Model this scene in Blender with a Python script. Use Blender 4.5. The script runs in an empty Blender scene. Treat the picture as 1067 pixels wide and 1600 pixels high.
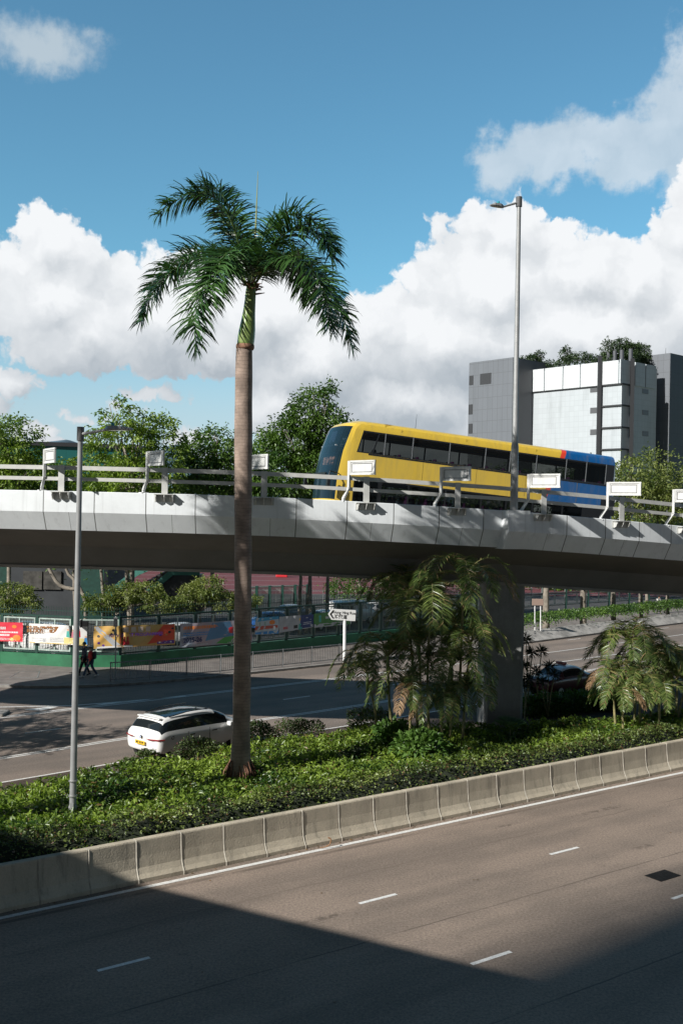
import bpy, bmesh, math, random
import numpy as np
from math import radians, degrees, sin, cos, pi, atan2, asin, sqrt
from mathutils import Vector, Matrix
random.seed(7); RNG = np.random.default_rng(7)
S = bpy.context.scene

# ------------------------------------------------------------------ camera, sky, sun, exposure
H = 9.2; F = 1600.0; ROLL = radians(1.1); CA, SA = cos(ROLL), sin(ROLL)
cam_d = bpy.data.cameras.new("camera"); cam = bpy.data.objects.new("camera", cam_d)
S.collection.objects.link(cam); S.camera = cam
cam_d.sensor_fit = 'HORIZONTAL'; cam_d.sensor_width = 36.0; cam_d.lens = F / 1067.0 * 36.0
cam_d.clip_start = 0.1; cam_d.clip_end = 20000.0
M3 = Matrix(((CA, -SA, 0), (0, 0, -1), (SA, CA, 0)))
cam.matrix_world = Matrix.Translation((0, 0, H)) @ M3.to_4x4()

def at(px, py, Y):
    dx = px - 533.5; dy = 800 - py
    return Vector(((dx*CA - dy*SA)/F*Y, Y, H + (dx*SA + dy*CA)/F*Y))
def gnd(px, py, z=0.0):
    dx = px - 533.5; dy = 800 - py
    return at(px, py, (z - H)*F/(dx*SA + dy*CA))

SUN_AZ = radians(40.0); SUN_EL = radians(33.0)          # heading of the light over +X,+Y and its height
LD = Vector((cos(SUN_AZ)*cos(SUN_EL), sin(SUN_AZ)*cos(SUN_EL), -sin(SUN_EL)))
sun_d = bpy.data.lights.new("sun", 'SUN'); sun_d.energy = 5.0; sun_d.angle = radians(0.53); sun_d.color = (1.0, 0.975, 0.935)
sun = bpy.data.objects.new("sun", sun_d); S.collection.objects.link(sun)
sun.rotation_euler = LD.to_track_quat('-Z', 'Y').to_euler(); sun.location = (-40, -40, 60)
S.view_settings.view_transform = 'Standard'; S.view_settings.look = 'None'
S.view_settings.exposure = 0.35; S.view_settings.gamma = 1.0
S.render.engine = 'CYCLES'
S.cycles.max_bounces = 6; S.cycles.transparent_max_bounces = 12

class NT:
    """small expression helper for shader nodes"""
    flat = False
    def __init__(s, tree): s.t = tree; s.n = tree.nodes; s.l = tree.links
    def new(s, typ, **kw):
        n = s.n.new(typ)
        for k, v in kw.items(): setattr(n, k, v)
        return n
    def put(s, sock, v):
        if isinstance(v, bpy.types.NodeSocket): s.l.new(v, sock)
        elif v is not None: sock.default_value = v
    def m(s, op, a, b=None, c=None, clamp=False):
        n = s.new('ShaderNodeMath', operation=op, use_clamp=clamp)
        for i, v in enumerate((a, b, c)):
            if v is not None: s.put(n.inputs[i], v)
        return n.outputs[0]
    def v(s, op, a, b=None, c=None, scale=None):
        n = s.new('ShaderNodeVectorMath', operation=op)
        for i, q in enumerate((a, b, c)):
            if q is not None: s.put(n.inputs[i], q)
        if scale is not None: s.put(n.inputs['Scale'], scale)
        return n.outputs['Value'] if op in ('LENGTH', 'DOT_PRODUCT', 'DISTANCE') else n.outputs['Vector']
    def noise(s, vec, scale, detail=4, rough=0.55, dist=0.0, out='Fac'):
        n = s.new('ShaderNodeTexNoise')
        if s.flat: n.noise_dimensions = '2D'
        s.put(n.inputs['Vector'], vec)
        n.inputs['Scale'].default_value = scale; n.inputs['Detail'].default_value = detail
        n.inputs['Roughness'].default_value = rough; n.inputs['Distortion'].default_value = dist
        return n.outputs[out] if out == 'Fac' else n.outputs['Color']
    def maprange(s, v, a, b, c=0.0, d=1.0, smooth=True):
        n = s.new('ShaderNodeMapRange', interpolation_type='SMOOTHSTEP' if smooth else 'LINEAR')
        s.put(n.inputs['Value'], v)
        for k, q in zip(('From Min', 'From Max', 'To Min', 'To Max'), (a, b, c, d)): s.put(n.inputs[k], q)
        return n.outputs[0]
    def mix(s, f, a, b, blend='MIX'):
        n = s.new('ShaderNodeMix', data_type='RGBA', blend_type=blend)
        s.put(n.inputs[0], f)
        s.put(n.inputs[6], a if isinstance(a, bpy.types.NodeSocket) else (*a, 1))
        s.put(n.inputs[7], b if isinstance(b, bpy.types.NodeSocket) else (*b, 1))
        return n.outputs[2]

def build_world():
    w = bpy.data.worlds.new("World"); S.world = w; w.use_nodes = True
    t = w.node_tree; t.nodes.clear(); N = NT(t); N.flat = True
    sky = N.new('ShaderNodeTexSky', sky_type='NISHITA'); sky.sun_disc = False
    sky.sun_elevation = SUN_EL; sky.sun_rotation = atan2(-cos(SUN_AZ), -sin(SUN_AZ))
    sky.altitude = 10; sky.air_density = 1.0; sky.dust_density = 0.8; sky.ozone_density = 2.0
    tc = N.new('ShaderNodeTexCoord')
    sep = N.new('ShaderNodeSeparateXYZ'); t.links.new(tc.outputs['Generated'], sep.inputs[0])
    K = F
    # azimuth and elevation of the view direction
    az = N.m('MULTIPLY', N.m('ARCTAN2', sep.outputs[0], sep.outputs[1]), K)
    el = N.m('MULTIPLY', N.m('ARCSINE', sep.outputs[2]), K)
    cmb = N.new('ShaderNodeCombineXYZ'); t.links.new(az, cmb.inputs[0]); t.links.new(el, cmb.inputs[1])
    P = cmb.outputs[0]
    def ang(px, py):
        p = at(px, py, 1.0) - Vector((0, 0, H)); p.normalize()
        return atan2(p.x, p.y)*K, asin(p.z)*K
    # cloud puffs: position, half sizes
    blobs = [
     (82,385,68,66),(125,405,62,52),(28,420,60,55),(175,440,60,48),(70,470,110,80),(130,520,140,72),(245,408,30,34),(300,425,48,44),
     (250,500,150,90),(330,540,170,58),(420,500,120,95),(490,560,130,100),(10,525,22,40),
     (240,613,82,18),(15,600,52,34),(50,672,60,22),(120,655,70,12),(300,690,56,26),(200,640,60,14),(80,700,90,20),(250,720,120,24),(-30,640,60,30),(440,640,90,60),
     (688,352,28,42),(742,352,42,50),(800,365,70,60),(866,380,62,40),(702,425,60,70),(640,440,42,34),(770,455,150,92),(905,430,120,72),
     (990,445,110,70),(1058,370,52,72),(1110,330,70,90),(600,510,88,68),(690,540,190,100),(900,530,220,110),(640,620,210,70),(900,640,260,90),(620,690,240,44),(870,720,260,60),(1080,480,120,120)]
    high = [(785,262,52,38),(812,245,48,30),(868,232,76,50),(925,222,66,40),(985,232,80,56),(1050,190,60,70),(1072,100,38,55),(1052,60,10,16),
     (1100,250,80,50),(760,215,8,14)]
    wisp = [(62,72,92,44),(20,50,60,30),(150,55,32,18)]
    def puffs(Pv, lst, soft):
        M = None
        for (x, y, rx, ry) in lst:
            cx, cy = ang(x, y)
            q = N.v('MULTIPLY_ADD', Pv, (1/rx, 1/ry, 0), (-cx/rx, -cy/ry, 0))
            r = min(rx, ry*1.4)/50.0
            b = N.m('MULTIPLY_ADD', N.v('LENGTH', q), -r, r)
            M = b if M is None else N.m('SMOOTH_MAX', M, b, soft)
        return M
    warp = N.v('SCALE', N.v('SUBTRACT', N.noise(P, 1/52, 5, 0.58, 0, 'Color'), (0.5, 0.5, 0.5)), scale=52.0)
    PW = N.v('ADD', P, warp)
    vor = N.new('ShaderNodeTexVoronoi', feature='SMOOTH_F1', voronoi_dimensions='2D'); t.links.new(PW, vor.inputs['Vector'])
    vor.inputs['Scale'].default_value = 1/30; vor.inputs['Detail'].default_value = 2.2; vor.inputs['Roughness'].default_value = 0.55
    vor.inputs['Smoothness'].default_value = 0.7
    bill = N.m('MULTIPLY_ADD', vor.outputs['Distance'], -0.34, 0.14)
    fine = N.m('MULTIPLY_ADD', N.noise(P, 1/14, 5, 0.6), 0.24, -0.12)
    D0 = puffs(PW, blobs, 0.10)
    D = N.m('ADD', N.m('ADD', D0, bill), fine)
    a_main = N.maprange(D, -0.02, 0.22)
    PU = N.v('ADD', PW, (-16, 34, 0))
    DU = puffs(PU, blobs, 0.10)
    lit = N.m('SUBTRACT', D0, DU)
    nz = N.noise(PW, 1/95, 4, 0.5)
    sh = N.m('ADD', N.m('MULTIPLY_ADD', lit, 0.50, 0.66), N.m('MULTIPLY_ADD', nz, 0.75, -0.375))
    sh = N.m('ADD', sh, N.m('MULTIPLY_ADD', vor.outputs['Distance'], -0.16, 0.12))
    # flat grey bases low in the sky
    sh = N.m('SUBTRACT', sh, N.maprange(el, ang(533, 470)[1], ang(533, 640)[1], 0.0, 0.34))
    shc = N.maprange(sh, -0.15, 1.0, 0.0, 1.0, False)
    c_main = N.mix(shc, (0.40, 0.45, 0.50), (0.845, 0.865, 0.885))
    DH = N.m('ADD', puffs(PW, high, 0.2), N.m('MULTIPLY_ADD', N.noise(P, 1/34, 7, 0.62), 1.1, -0.55))
    a_high = N.m('MULTIPLY', N.maprange(DH, -0.22, 0.50), 0.72)
    c_high = N.mix(N.noise(PW, 1/70, 4, 0.5), (0.46, 0.55, 0.62), (0.78, 0.83, 0.87))
    DWp = N.m('ADD', puffs(PW, wisp, 0.3), N.m('MULTIPLY_ADD', N.noise(P, 1/40, 7, 0.62), 1.0, -0.5))
    a_w = N.m('MULTIPLY', N.maprange(DWp, -0.05, 0.9), 0.75)
    # clear sky
    elf = N.maprange(el, ang(533, 800)[1], ang(533, 0)[1], 0, 1, False)
    tint = N.mix(N.maprange(elf, 0.0, 0.5, 0, 1, False), (1.06, 1.16, 1.20), (0.82, 1.34, 1.32))
    zen = N.maprange(elf, 1.05, 1.9)
    back = N.maprange(sep.outputs[1], 0.55, -0.2)
    deep = N.m('SUBTRACT', 1.0, N.m('MULTIPLY', N.m('MAXIMUM', zen, back), 0.80))
    tint = N.mix(N.m('MAXIMUM', zen, back), tint, (0.17, 0.165, 0.15))
    skyc = N.mix(1.0, sky.outputs[0], tint, 'MULTIPLY')
    STR = 0.10
    hz_ = N.m('MULTIPLY', N.maprange(el, ang(533, 480)[1], ang(533, 760)[1]), 0.74)
    skyc = N.mix(hz_, skyc, (5.0, 6.1, 7.1))
    def up(c): return N.mix(1.0, c, (1/STR, 1/STR, 1/STR), 'MULTIPLY')
    col = N.mix(a_w, skyc, up(N.mix(0.5, (0.50, 0.58, 0.63), (0.60, 0.66, 0.70))))
    col = N.mix(a_high, col, up(c_high))
    col = N.mix(a_main, col, up(c_main))
    bg = N.new('ShaderNodeBackground'); t.links.new(col, bg.inputs[0]); bg.inputs[1].default_value = STR*0.85
    out = N.new('ShaderNodeOutputWorld'); t.links.new(bg.outputs[0], out.inputs[0])
    w.cycles.sampling_method = 'MANUAL'; w.cycles.sample_map_resolution = 512
build_world()

# ------------------------------------------------------------------ materials
MATS = {}
def mat(name, col, rough=0.6, metal=0.0, var=0.0, scale=4.0, col2=None, bump=0.0, bscale=30.0, spec=0.5, detail=5, coat=0.0, stretch=None):
    if name in MATS: return MATS[name]
    m = bpy.data.materials.new(name); m.use_nodes = True; t = m.node_tree; N = NT(t)
    b = t.nodes['Principled BSDF']
    b.inputs['Roughness'].default_value = rough; b.inputs['Metallic'].default_value = metal
    b.inputs['Specular IOR Level'].default_value = spec; b.inputs['Coat Weight'].default_value = coat
    b.inputs['Base Color'].default_value = (*col, 1)
    tc = N.new('ShaderNodeTexCoord'); vec = tc.outputs['Object']
    if stretch: vec = N.v('MULTIPLY', vec, stretch)
    if var > 0 or col2:
        c2 = col2 or tuple(max(0, c*(1-var)) for c in col)
        f = N.maprange(N.noise(vec, scale, detail, 0.6), 0.32, 0.68)
        t.links.new(N.mix(f, col, c2), b.inputs['Base Color'])
    if bump > 0:
        bn = N.new('ShaderNodeBump'); bn.inputs['Strength'].default_value = bump; bn.inputs['Distance'].default_value = 0.02
        t.links.new(N.noise(tc.outputs['Object'], bscale, 4, 0.6), bn.inputs['Height'])
        t.links.new(bn.outputs[0], b.inputs['Normal'])
    MATS[name] = m; return m

def leafmat(name, dark, light, rough=0.42, trans=0.25, dead=None, deadf=0.0):
    if name in MATS: return MATS[name]
    m = bpy.data.materials.new(name); m.use_nodes = True; t = m.node_tree; N = NT(t)
    b = t.nodes['Principled BSDF']; out = t.nodes['Material Output']
    g = N.new('ShaderNodeNewGeometry'); r = g.outputs['Random Per Island']
    big = N.noise(g.outputs['Position'], 0.55, 3, 0.5)
    f = N.m('ADD', N.m('MULTIPLY', r, 0.55), N.m('MULTIPLY_ADD', big, 2.2, -0.88), clamp=True)
    c = N.mix(f, dark, light)
    if dead:
        rr = N.m('FRACT', N.m('MULTIPLY', r, 17.37))
        c = N.mix(N.m('LESS_THAN', rr, deadf), c, dead)
    t.links.new(c, b.inputs['Base Color']); b.inputs['Roughness'].default_value = rough
    b.inputs['Specular IOR Level'].default_value = 0.45
    tr = N.new('ShaderNodeBsdfTranslucent'); t.links.new(N.mix(1.0, c, (1.5, 1.7, 0.7), 'MULTIPLY'), tr.inputs[0])
    mx = N.new('ShaderNodeMixShader'); mx.inputs[0].default_value = trans
    t.links.new(b.outputs[0], mx.inputs[1]); t.links.new(tr.outputs[0], mx.inputs[2]); t.links.new(mx.outputs[0], out.inputs[0])
    MATS[name] = m; return m

def glassmat(name, tint=(0.35, 0.4, 0.4), gloss=0.12, base=(0.01, 0.012, 0.014), clear=0.6):
    """thin window glass: partly see-through, mirror-like at grazing angles"""
    if name in MATS: return MATS[name]
    m = bpy.data.materials.new(name); m.use_nodes = True; t = m.node_tree; N = NT(t)
    b = t.nodes['Principled BSDF']; out = t.nodes['Material Output']
    b.inputs['Base Color'].default_value = (*base, 1); b.inputs['Roughness'].default_value = 0.03
    tr = N.new('ShaderNodeBsdfTransparent'); tr.inputs[0].default_value = (*tint, 1)
    mx = N.new('ShaderNodeMixShader')
    fr = N.new('ShaderNodeLayerWeight'); fr.inputs['Blend'].default_value = 0.25
    f = N.m('MULTIPLY', N.m('SUBTRACT', 1.0, fr.outputs['Fresnel'], clamp=True), clear, clamp=True)
    t.links.new(f, mx.inputs[0]); t.links.new(b.outputs[0], mx.inputs[1]); t.links.new(tr.outputs[0], mx.inputs[2])
    t.links.new(mx.outputs[0], out.inputs[0]); MATS[name] = m; return m

def asphalt(name, c1, c2, seams=None, streaks=()):
    m = bpy.data.materials.new(name); m.use_nodes = True; t = m.node_tree; N = NT(t); b = t.nodes['Principled BSDF']
    g = N.new('ShaderNodeNewGeometry'); P = g.outputs['Position']
    # road frame: x along the road, y across
    ang = radians(35.5)
    e = N.v('DOT_PRODUCT', P, (cos(ang), sin(ang), 0)); n = N.v('DOT_PRODUCT', P, (-sin(ang), cos(ang), 0))
    cb = N.new('ShaderNodeCombineXYZ'); t.links.new(N.m('MULTIPLY', e, 0.12), cb.inputs[0]); t.links.new(n, cb.inputs[1])
    bands = N.noise(cb.outputs[0], 0.55, 4, 0.55)
    blot = N.noise(P, 0.35, 5, 0.6)
    f = N.maprange(N.m('ADD', N.m('MULTIPLY', bands, 0.65), N.m('MULTIPLY', blot, 0.35)), 0.40, 0.60)
    c = N.mix(f, c1, c2)
    grain = N.maprange(N.noise(P, 15, 4, 0.85), 0.30, 0.70, 0.55, 1.45, False)
    grain2 = N.maprange(N.noise(P, 150, 2, 0.7), 0.30, 0.70, 0.7, 1.3, False)
    gr = N.m('MULTIPLY', grain, grain2)
    cc = N.new('ShaderNodeCombineColor')
    for i in range(3): t.links.new(gr, cc.inputs[i])
    c = N.mix(1.0, c, cc.outputs[0], 'MULTIPLY')
    pits = N.m('GREATER_THAN', N.noise(P, 19, 2, 0.6), 0.72)
    c = N.mix(N.m('MULTIPLY', pits, 0.7), c, tuple(q*0.35 for q in c1))
    st = N.maprange(N.noise(N.v('ADD', P, (31, 7, 0)), 0.9, 6, 0.7), 0.60, 0.78)
    c = N.mix(N.m('MULTIPLY', st, 0.45), c, tuple(q*0.45 for q in c1))
    for (nn, wv, amp, sgn) in (seams or []):
        d = N.m('ABSOLUTE', N.m('SUBTRACT', N.m('ADD', n, N.m('MULTIPLY_ADD', N.noise(P, 0.8, 5, 0.6), amp, -amp/2)), nn))
        ln = N.m('SUBTRACT', 1.0, N.maprange(d, wv*0.4, wv), clamp=True)
        ln = N.m('MULTIPLY', ln, N.maprange(N.noise(P, 0.5, 4, 0.6), 0.35, 0.60, 0.1, 1))
        c = N.mix(N.m('MULTIPLY', ln, 0.8), c, tuple(q*sgn for q in c1))
    for (nn, e0, e1, wv) in streaks:        # oil drips trailing along a lane
        d = N.m('ABSOLUTE', N.m('SUBTRACT', N.m('ADD', n, N.m('MULTIPLY_ADD', N.noise(P, 3, 4, 0.6), .2, -.1)), nn))
        a = N.m('MULTIPLY', N.m('SUBTRACT', 1.0, N.maprange(d, wv*0.2, wv), clamp=True), N.m('MULTIPLY', N.maprange(e, e0, e1), N.m('SUBTRACT', 1.0, N.maprange(e, e1, e1+.5), clamp=True)))
        a = N.m('MULTIPLY', a, N.maprange(N.noise(P, 5, 4, 0.7), 0.40, 0.58)); c = N.mix(N.m('MULTIPLY', a, 0.75), c, tuple(q*.3 for q in c1))
    t.links.new(c, b.inputs['Base Color']); b.inputs['Roughness'].default_value = 0.82; b.inputs['Specular IOR Level'].default_value = 0.35
    bn = N.new('ShaderNodeBump'); bn.inputs['Strength'].default_value = 0.5; bn.inputs['Distance'].default_value = 0.008
    t.links.new(N.noise(P, 90, 3, 0.7), bn.inputs['Height']); t.links.new(bn.outputs[0], b.inputs['Normal'])
    MATS[name] = m; return m

# ------------------------------------------------------------------ mesh helpers
def link(o, parent=None):
    S.collection.objects.link(o)
    if parent is not None: o.parent = parent
    return o
def tag(o, label=None, cat=None, group=None, kind=None):
    if label: o['label'] = label
    if cat: o['category'] = cat
    if group: o['group'] = group
    if kind: o['kind'] = kind
    return o
def thing(name, label, cat, loc=(0, 0, 0), rz=0.0, group=None):
    o = bpy.data.objects.new(name, None); o.empty_display_size = 0.3; link(o)
    o.location = loc; o.rotation_euler = (0, 0, rz)
    return tag(o, label, cat, group)
def copy_tree(src, parent=None):
    c = src.copy(); S.collection.objects.link(c); c.parent = parent
    if parent is not None: c.matrix_parent_inverse = src.matrix_parent_inverse.copy()
    for ch in list(src.children): copy_tree(ch, c)
    return c

class MB:
    def __init__(s): s.v = []; s.f = []; s.m = []; s.mi = 0
    def add(s, vs, fs):
        o = len(s.v); s.v += [tuple(p) for p in vs]; s.f += [tuple(i+o for i in f) for f in fs]; s.m += [s.mi]*len(fs); return s
    def box(s, x0, x1, y0, y1, z0, z1, M=None):
        vs = [Vector(p) for p in ((x0,y0,z0),(x1,y0,z0),(x1,y1,z0),(x0,y1,z0),(x0,y0,z1),(x1,y0,z1),(x1,y1,z1),(x0,y1,z1))]
        if M is not None: vs = [M @ p for p in vs]
        return s.add(vs, [(0,3,2,1),(4,5,6,7),(0,1,5,4),(1,2,6,5),(2,3,7,6),(3,0,4,7)])
    def bar(s, a, b, w, h, up=(0, 0, 1)):
        a, b = Vector(a), Vector(b); d = (b-a); L = d.length; d.normalize()
        u = Vector(up); sd = d.cross(u)
        if sd.length < 1e-4: sd = d.cross(Vector((1, 0, 0)))
        sd.normalize(); u = sd.cross(d)
        M = Matrix((( d.x, sd.x, u.x, a.x), (d.y, sd.y, u.y, a.y), (d.z, sd.z, u.z, a.z), (0,0,0,1)))
        return s.box(0, L, -w/2, w/2, -h/2, h/2, M)
    def tube(s, pts, rad, n=10, cap=True):
        pts = [Vector(p) for p in pts]; k = len(pts)
        if not hasattr(rad, '__len__'): rad = [rad]*k
        vs = []; prev = None
        for i, p in enumerate(pts):
            d = (pts[min(i+1, k-1)] - pts[max(i-1, 0)]).normalized()
            if prev is None:
                a = Vector((1, 0, 0)) if abs(d.x) < 0.8 else Vector((0, 1, 0)); x = (a - d*a.dot(d)).normalized()
            else: x = (prev - d*prev.dot(d)).normalized()
            prev = x; y = d.cross(x)
            vs += [p + (x*cos(2*pi*j/n) + y*sin(2*pi*j/n))*rad[i] for j in range(n)]
        fs = [(i*n+j, i*n+(j+1) % n, (i+1)*n+(j+1) % n, (i+1)*n+j) for i in range(k-1) for j in range(n)]
        if cap: fs += [tuple(range(n-1, -1, -1)), tuple(range((k-1)*n, k*n))]
        return s.add(vs, fs)
    def prism(s, poly, z0, z1):
        n = len(poly); vs = [(p[0], p[1], z0) for p in poly] + [(p[0], p[1], z1) for p in poly]
        return s.add(vs, [tuple(range(n-1, -1, -1)), tuple(range(n, 2*n))] + [(i, (i+1) % n, (i+1) % n + n, i+n) for i in range(n)])
    def strip(s, A, B):
        n = len(A); return s.add(list(A)+list(B), [(i, i+1, n+i+1, n+i) for i in range(n-1)])
    def build(s, name, mats, parent=None, smooth=False, bevel=0.0, auto=False):
        me = bpy.data.meshes.new(name); me.from_pydata([tuple(p) for p in s.v], [], s.f)
        if not isinstance(mats, (list, tuple)): mats = [mats]
        for q in mats: me.materials.append(q)
        if len(mats) > 1: me.polygons.foreach_set('material_index', s.m)
        if smooth or auto: me.polygons.foreach_set('use_smooth', [True]*len(s.f))
        me.update()
        bm = bmesh.new(); bm.from_mesh(me); bmesh.ops.recalc_face_normals(bm, faces=bm.faces); bm.to_mesh(me); bm.free()
        if auto: me.set_sharp_from_angle(angle=radians(14))
        o = bpy.data.objects.new(name, me); link(o, parent)
        if bevel > 0:
            md = o.modifiers.new('bevel', 'BEVEL'); md.width = bevel; md.segments = 2; md.limit_method = 'ANGLE'; md.angle_limit = radians(40)
        return o

def np_mesh(name, V, Fq, mats, parent=None, smooth=False, mi=None):
    """V (n,3) array, Fq (m,k) array of polygons with k corners"""
    me = bpy.data.meshes.new(name); n, (m, k) = len(V), Fq.shape
    me.vertices.add(n); me.vertices.foreach_set('co', np.ascontiguousarray(V, dtype=np.float32).ravel())
    me.loops.add(m*k); me.loops.foreach_set('vertex_index', np.ascontiguousarray(Fq, dtype=np.int32).ravel())
    me.polygons.add(m); me.polygons.foreach_set('loop_start', np.arange(0, m*k, k, dtype=np.int32))
    me.polygons.foreach_set('loop_total', np.full(m, k, dtype=np.int32))
    if not isinstance(mats, (list, tuple)): mats = [mats]
    for q in mats: me.materials.append(q)
    if mi is not None: me.polygons.foreach_set('material_index', np.asarray(mi, dtype=np.int32))
    if smooth: me.polygons.foreach_set('use_smooth', np.ones(m, dtype=bool))
    me.update(calc_edges=True)
    o = bpy.data.objects.new(name, me); return link(o, parent)

def unit(a): return a/np.maximum(np.linalg.norm(a, axis=-1, keepdims=True), 1e-9)
def leaves(P, D, size, wr=0.45, fold=0.12, droop=0.15):
    """folded leaf of two triangles at each point"""
    n = len(P); D = unit(D); R = unit(RNG.normal(size=(n, 3)) + np.array([0, 0, 1.1]))
    Sd = unit(np.cross(D, R)); U = np.cross(Sd, D); s = np.asarray(size).reshape(-1, 1)
    b = P; tip = P + D*s - np.array([0, 0, 1])*s*droop
    l = P + D*s*0.45 + Sd*s*wr*0.5 + U*s*fold; r = P + D*s*0.45 - Sd*s*wr*0.5 + U*s*fold
    V = np.stack([b, l, tip, r], 1).reshape(-1, 3)
    i = np.arange(n)*4
    Fc = np.stack([np.stack([i, i+1, i+2], 1), np.stack([i, i+2, i+3], 1)], 1).reshape(-1, 3)
    return V, Fc

_perm = RNG.random((64, 64))
def vnoise(x, y):
    xi = np.floor(x).astype(int); yi = np.floor(y).astype(int); fx = x-xi; fy = y-yi
    fx = fx*fx*(3-2*fx); fy = fy*fy*(3-2*fy); g = lambda a, b: _perm[a % 64, b % 64]
    return (g(xi, yi)*(1-fx)+g(xi+1, yi)*fx)*(1-fy) + (g(xi, yi+1)*(1-fx)+g(xi+1, yi+1)*fx)*fy

_dg = None
def text_mesh(name, body, size, material, parent, M, extrude=0.0, bold=0.0, align='CENTER'):
    cu = bpy.data.curves.new(name, 'FONT'); cu.body = body; cu.size = size; cu.align_x = align; cu.align_y = 'CENTER'
    cu.offset = bold; cu.extrude = extrude; cu.resolution_u = 2
    tmp = bpy.data.objects.new(name, cu); S.collection.objects.link(tmp)
    dg = bpy.context.evaluated_depsgraph_get(); me = bpy.data.meshes.new_from_object(tmp.evaluated_get(dg))
    bpy.data.objects.remove(tmp); bpy.data.curves.remove(cu)
    me.materials.clear(); me.materials.append(material); me.name = name
    me.transform(M)
    o = bpy.data.objects.new(name, me); return link(o, parent)
def face_matrix(origin, right, up, off=0.0):
    r = Vector(right).normalized(); u = Vector(up); u = (u - r*u.dot(r)).normalized(); n = r.cross(u)
    o = Vector(origin) + n*off
    return Matrix(((r.x, u.x, n.x, o.x), (r.y, u.y, n.y, o.y), (r.z, u.z, n.z, o.z), (0, 0, 0, 1)))
def catmull(pts, n):
    P = [Vector(p) for p in pts]; P = [P[0]*2-P[1]] + P + [P[-1]*2-P[-2]]; out = []
    seg = len(P)-3
    for i in range(n):
        t = i/(n-1)*seg; k = min(int(t), seg-1); f = t-k; a, b, c, d = P[k:k+4]
        out.append(0.5*((2*b) + (c-a)*f + (2*a-5*b+4*c-d)*f*f + (3*b-a-3*c+d)*f**3))
    return out
# ------------------------------------------------------------------ ground, roads, markings
def _st(x0, y0, x1, y1, w):
    a, b_ = gnd(x0, y0), gnd(x1, y1); c_, s_ = cos(radians(35.5)), sin(radians(35.5))
    return ((a.y+b_.y)/2*c_ - (a.x+b_.x)/2*s_, a.x*c_+a.y*s_, b_.x*c_+b_.y*s_, w)
m_asph = asphalt('asphalt_near', (0.262, 0.204, 0.160), (0.186, 0.148, 0.118),
                 seams=[(22.779-5.35, 0.03, 0.10, 0.35), (22.779-0.20, 0.10, 0.05, 0.45), (22.779-9.4, 0.03, 0.08, 0.35), (22.779-1.95, 0.05, 0.35, 0.6)], streaks=[_st(850, 1284, 962, 1264, .16), _st(760, 1296, 800, 1290, .10), _st(430, 1455, 520, 1432, .14), _st(980, 1330, 1010, 1322, .2)])
m_asph_far = asphalt('asphalt_far', (0.225, 0.180, 0.148), (0.156, 0.129, 0.108))
def paintmat():
    m = mat('road_paint', (0.80, 0.79, 0.75), 0.6, var=0.22, scale=9, bump=0.3, bscale=60)
    t = m.node_tree; N = NT(t); b = t.nodes['Principled BSDF']; g = N.new('ShaderNodeNewGeometry')
    lk = b.inputs['Base Color'].links[0].from_socket
    w = N.maprange(N.noise(g.outputs['Position'], 38, 4, 0.7), 0.56, 0.66)
    t.links.new(N.mix(N.m('MULTIPLY', w, 0.75), lk, (0.2, 0.18, 0.165)), b.inputs['Base Color'])
    return m
m_paint = paintmat()
m_soil = mat('soil', (0.075, 0.052, 0.036), 0.95, var=0.5, scale=2.5, bump=0.8, bscale=14)
m_pave = mat('paving', (0.20, 0.175, 0.155), 0.85, var=0.30, scale=1.6, bump=0.3, bscale=25)
m_kerb = mat('kerb_concrete', (0.30, 0.285, 0.26), 0.85, var=0.35, scale=3, bump=0.3, bscale=30)
m_dirt = mat('far_ground', (0.13, 0.12, 0.10), 0.95, var=0.35, scale=0.4)

def sheet(name, poly, z, m, label=None):
    b = MB(); b.add([(p[0], p[1], z) for p in poly], [tuple(range(len(poly)))])
    o = b.build(name, m); tag(o, label, kind='structure'); return o

sheet('ground', [(-3000, -300), (3000, -300), (3000, 9000), (-3000, 9000)], -0.16, m_dirt)

O0 = Vector((0.2913, 28.2112)); ED = Vector((0.8137, 0.5814)); ND = Vector((-0.5814, 0.8137))
def nr(e, n, z=0.0):
    p = O0 + ED*e + ND*n; return Vector((p.x, p.y, z))
def to_en(x, y):
    d = Vector((x, y)) - O0; return d.dot(ED), d.dot(ND)
sheet('near_road', [nr(-60, -16), nr(120, -16), nr(120, 0.62), nr(-60, 0.62)], 0.0, m_asph)
mk = MB()
mk.add([nr(-60, 0.0, .006), nr(120, 0.0, .006), nr(120, 0.15, .006), nr(-60, 0.15, .006)], [(0, 1, 2, 3)])
for k in range(-4, 14):
    for n0 in (-3.62, -7.47):
        e0 = -1.62 + 6.45*k - 0.56
        if n0 < -7 and k == 1: e0 += 0.1
        mk.add([nr(e0, n0, .006), nr(e0+1.12, n0, .006), nr(e0+1.12, n0+.11, .006), nr(e0, n0+.11, .006)], [(0, 1, 2, 3)])
tag(mk.build('near_road_markings', m_paint), kind='structure')

def off(poly, d):
    """offset a plan polyline to its left by d"""
    out = []
    for i, p in enumerate(poly):
        a = Vector(poly[max(i-1, 0)]); b = Vector(poly[min(i+1, len(poly)-1)]); t = (b-a).normalized()
        out.append(Vector(p) + Vector((-t.y, t.x))*d)
    return out
def dense(poly, step=1.0):
    out = []
    for a, b in zip(poly, poly[1:]):
        a, b = Vector(a), Vector(b); k = max(1, int((b-a).length/step))
        out += [a + (b-a)*i/k for i in range(k)]
    out.append(Vector(poly[-1])); return out
def band(b, poly, w, z):
    A = off(poly, -w/2); B = off(poly, w/2)
    b.strip([(p.x, p.y, z) for p in A], [(p.x, p.y, z) for p in B])
def smooth_line(poly, n=80):
    return [Vector((p.x, p.y)) for p in catmull([(q[0], q[1], 0) for q in poly], n)]

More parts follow.
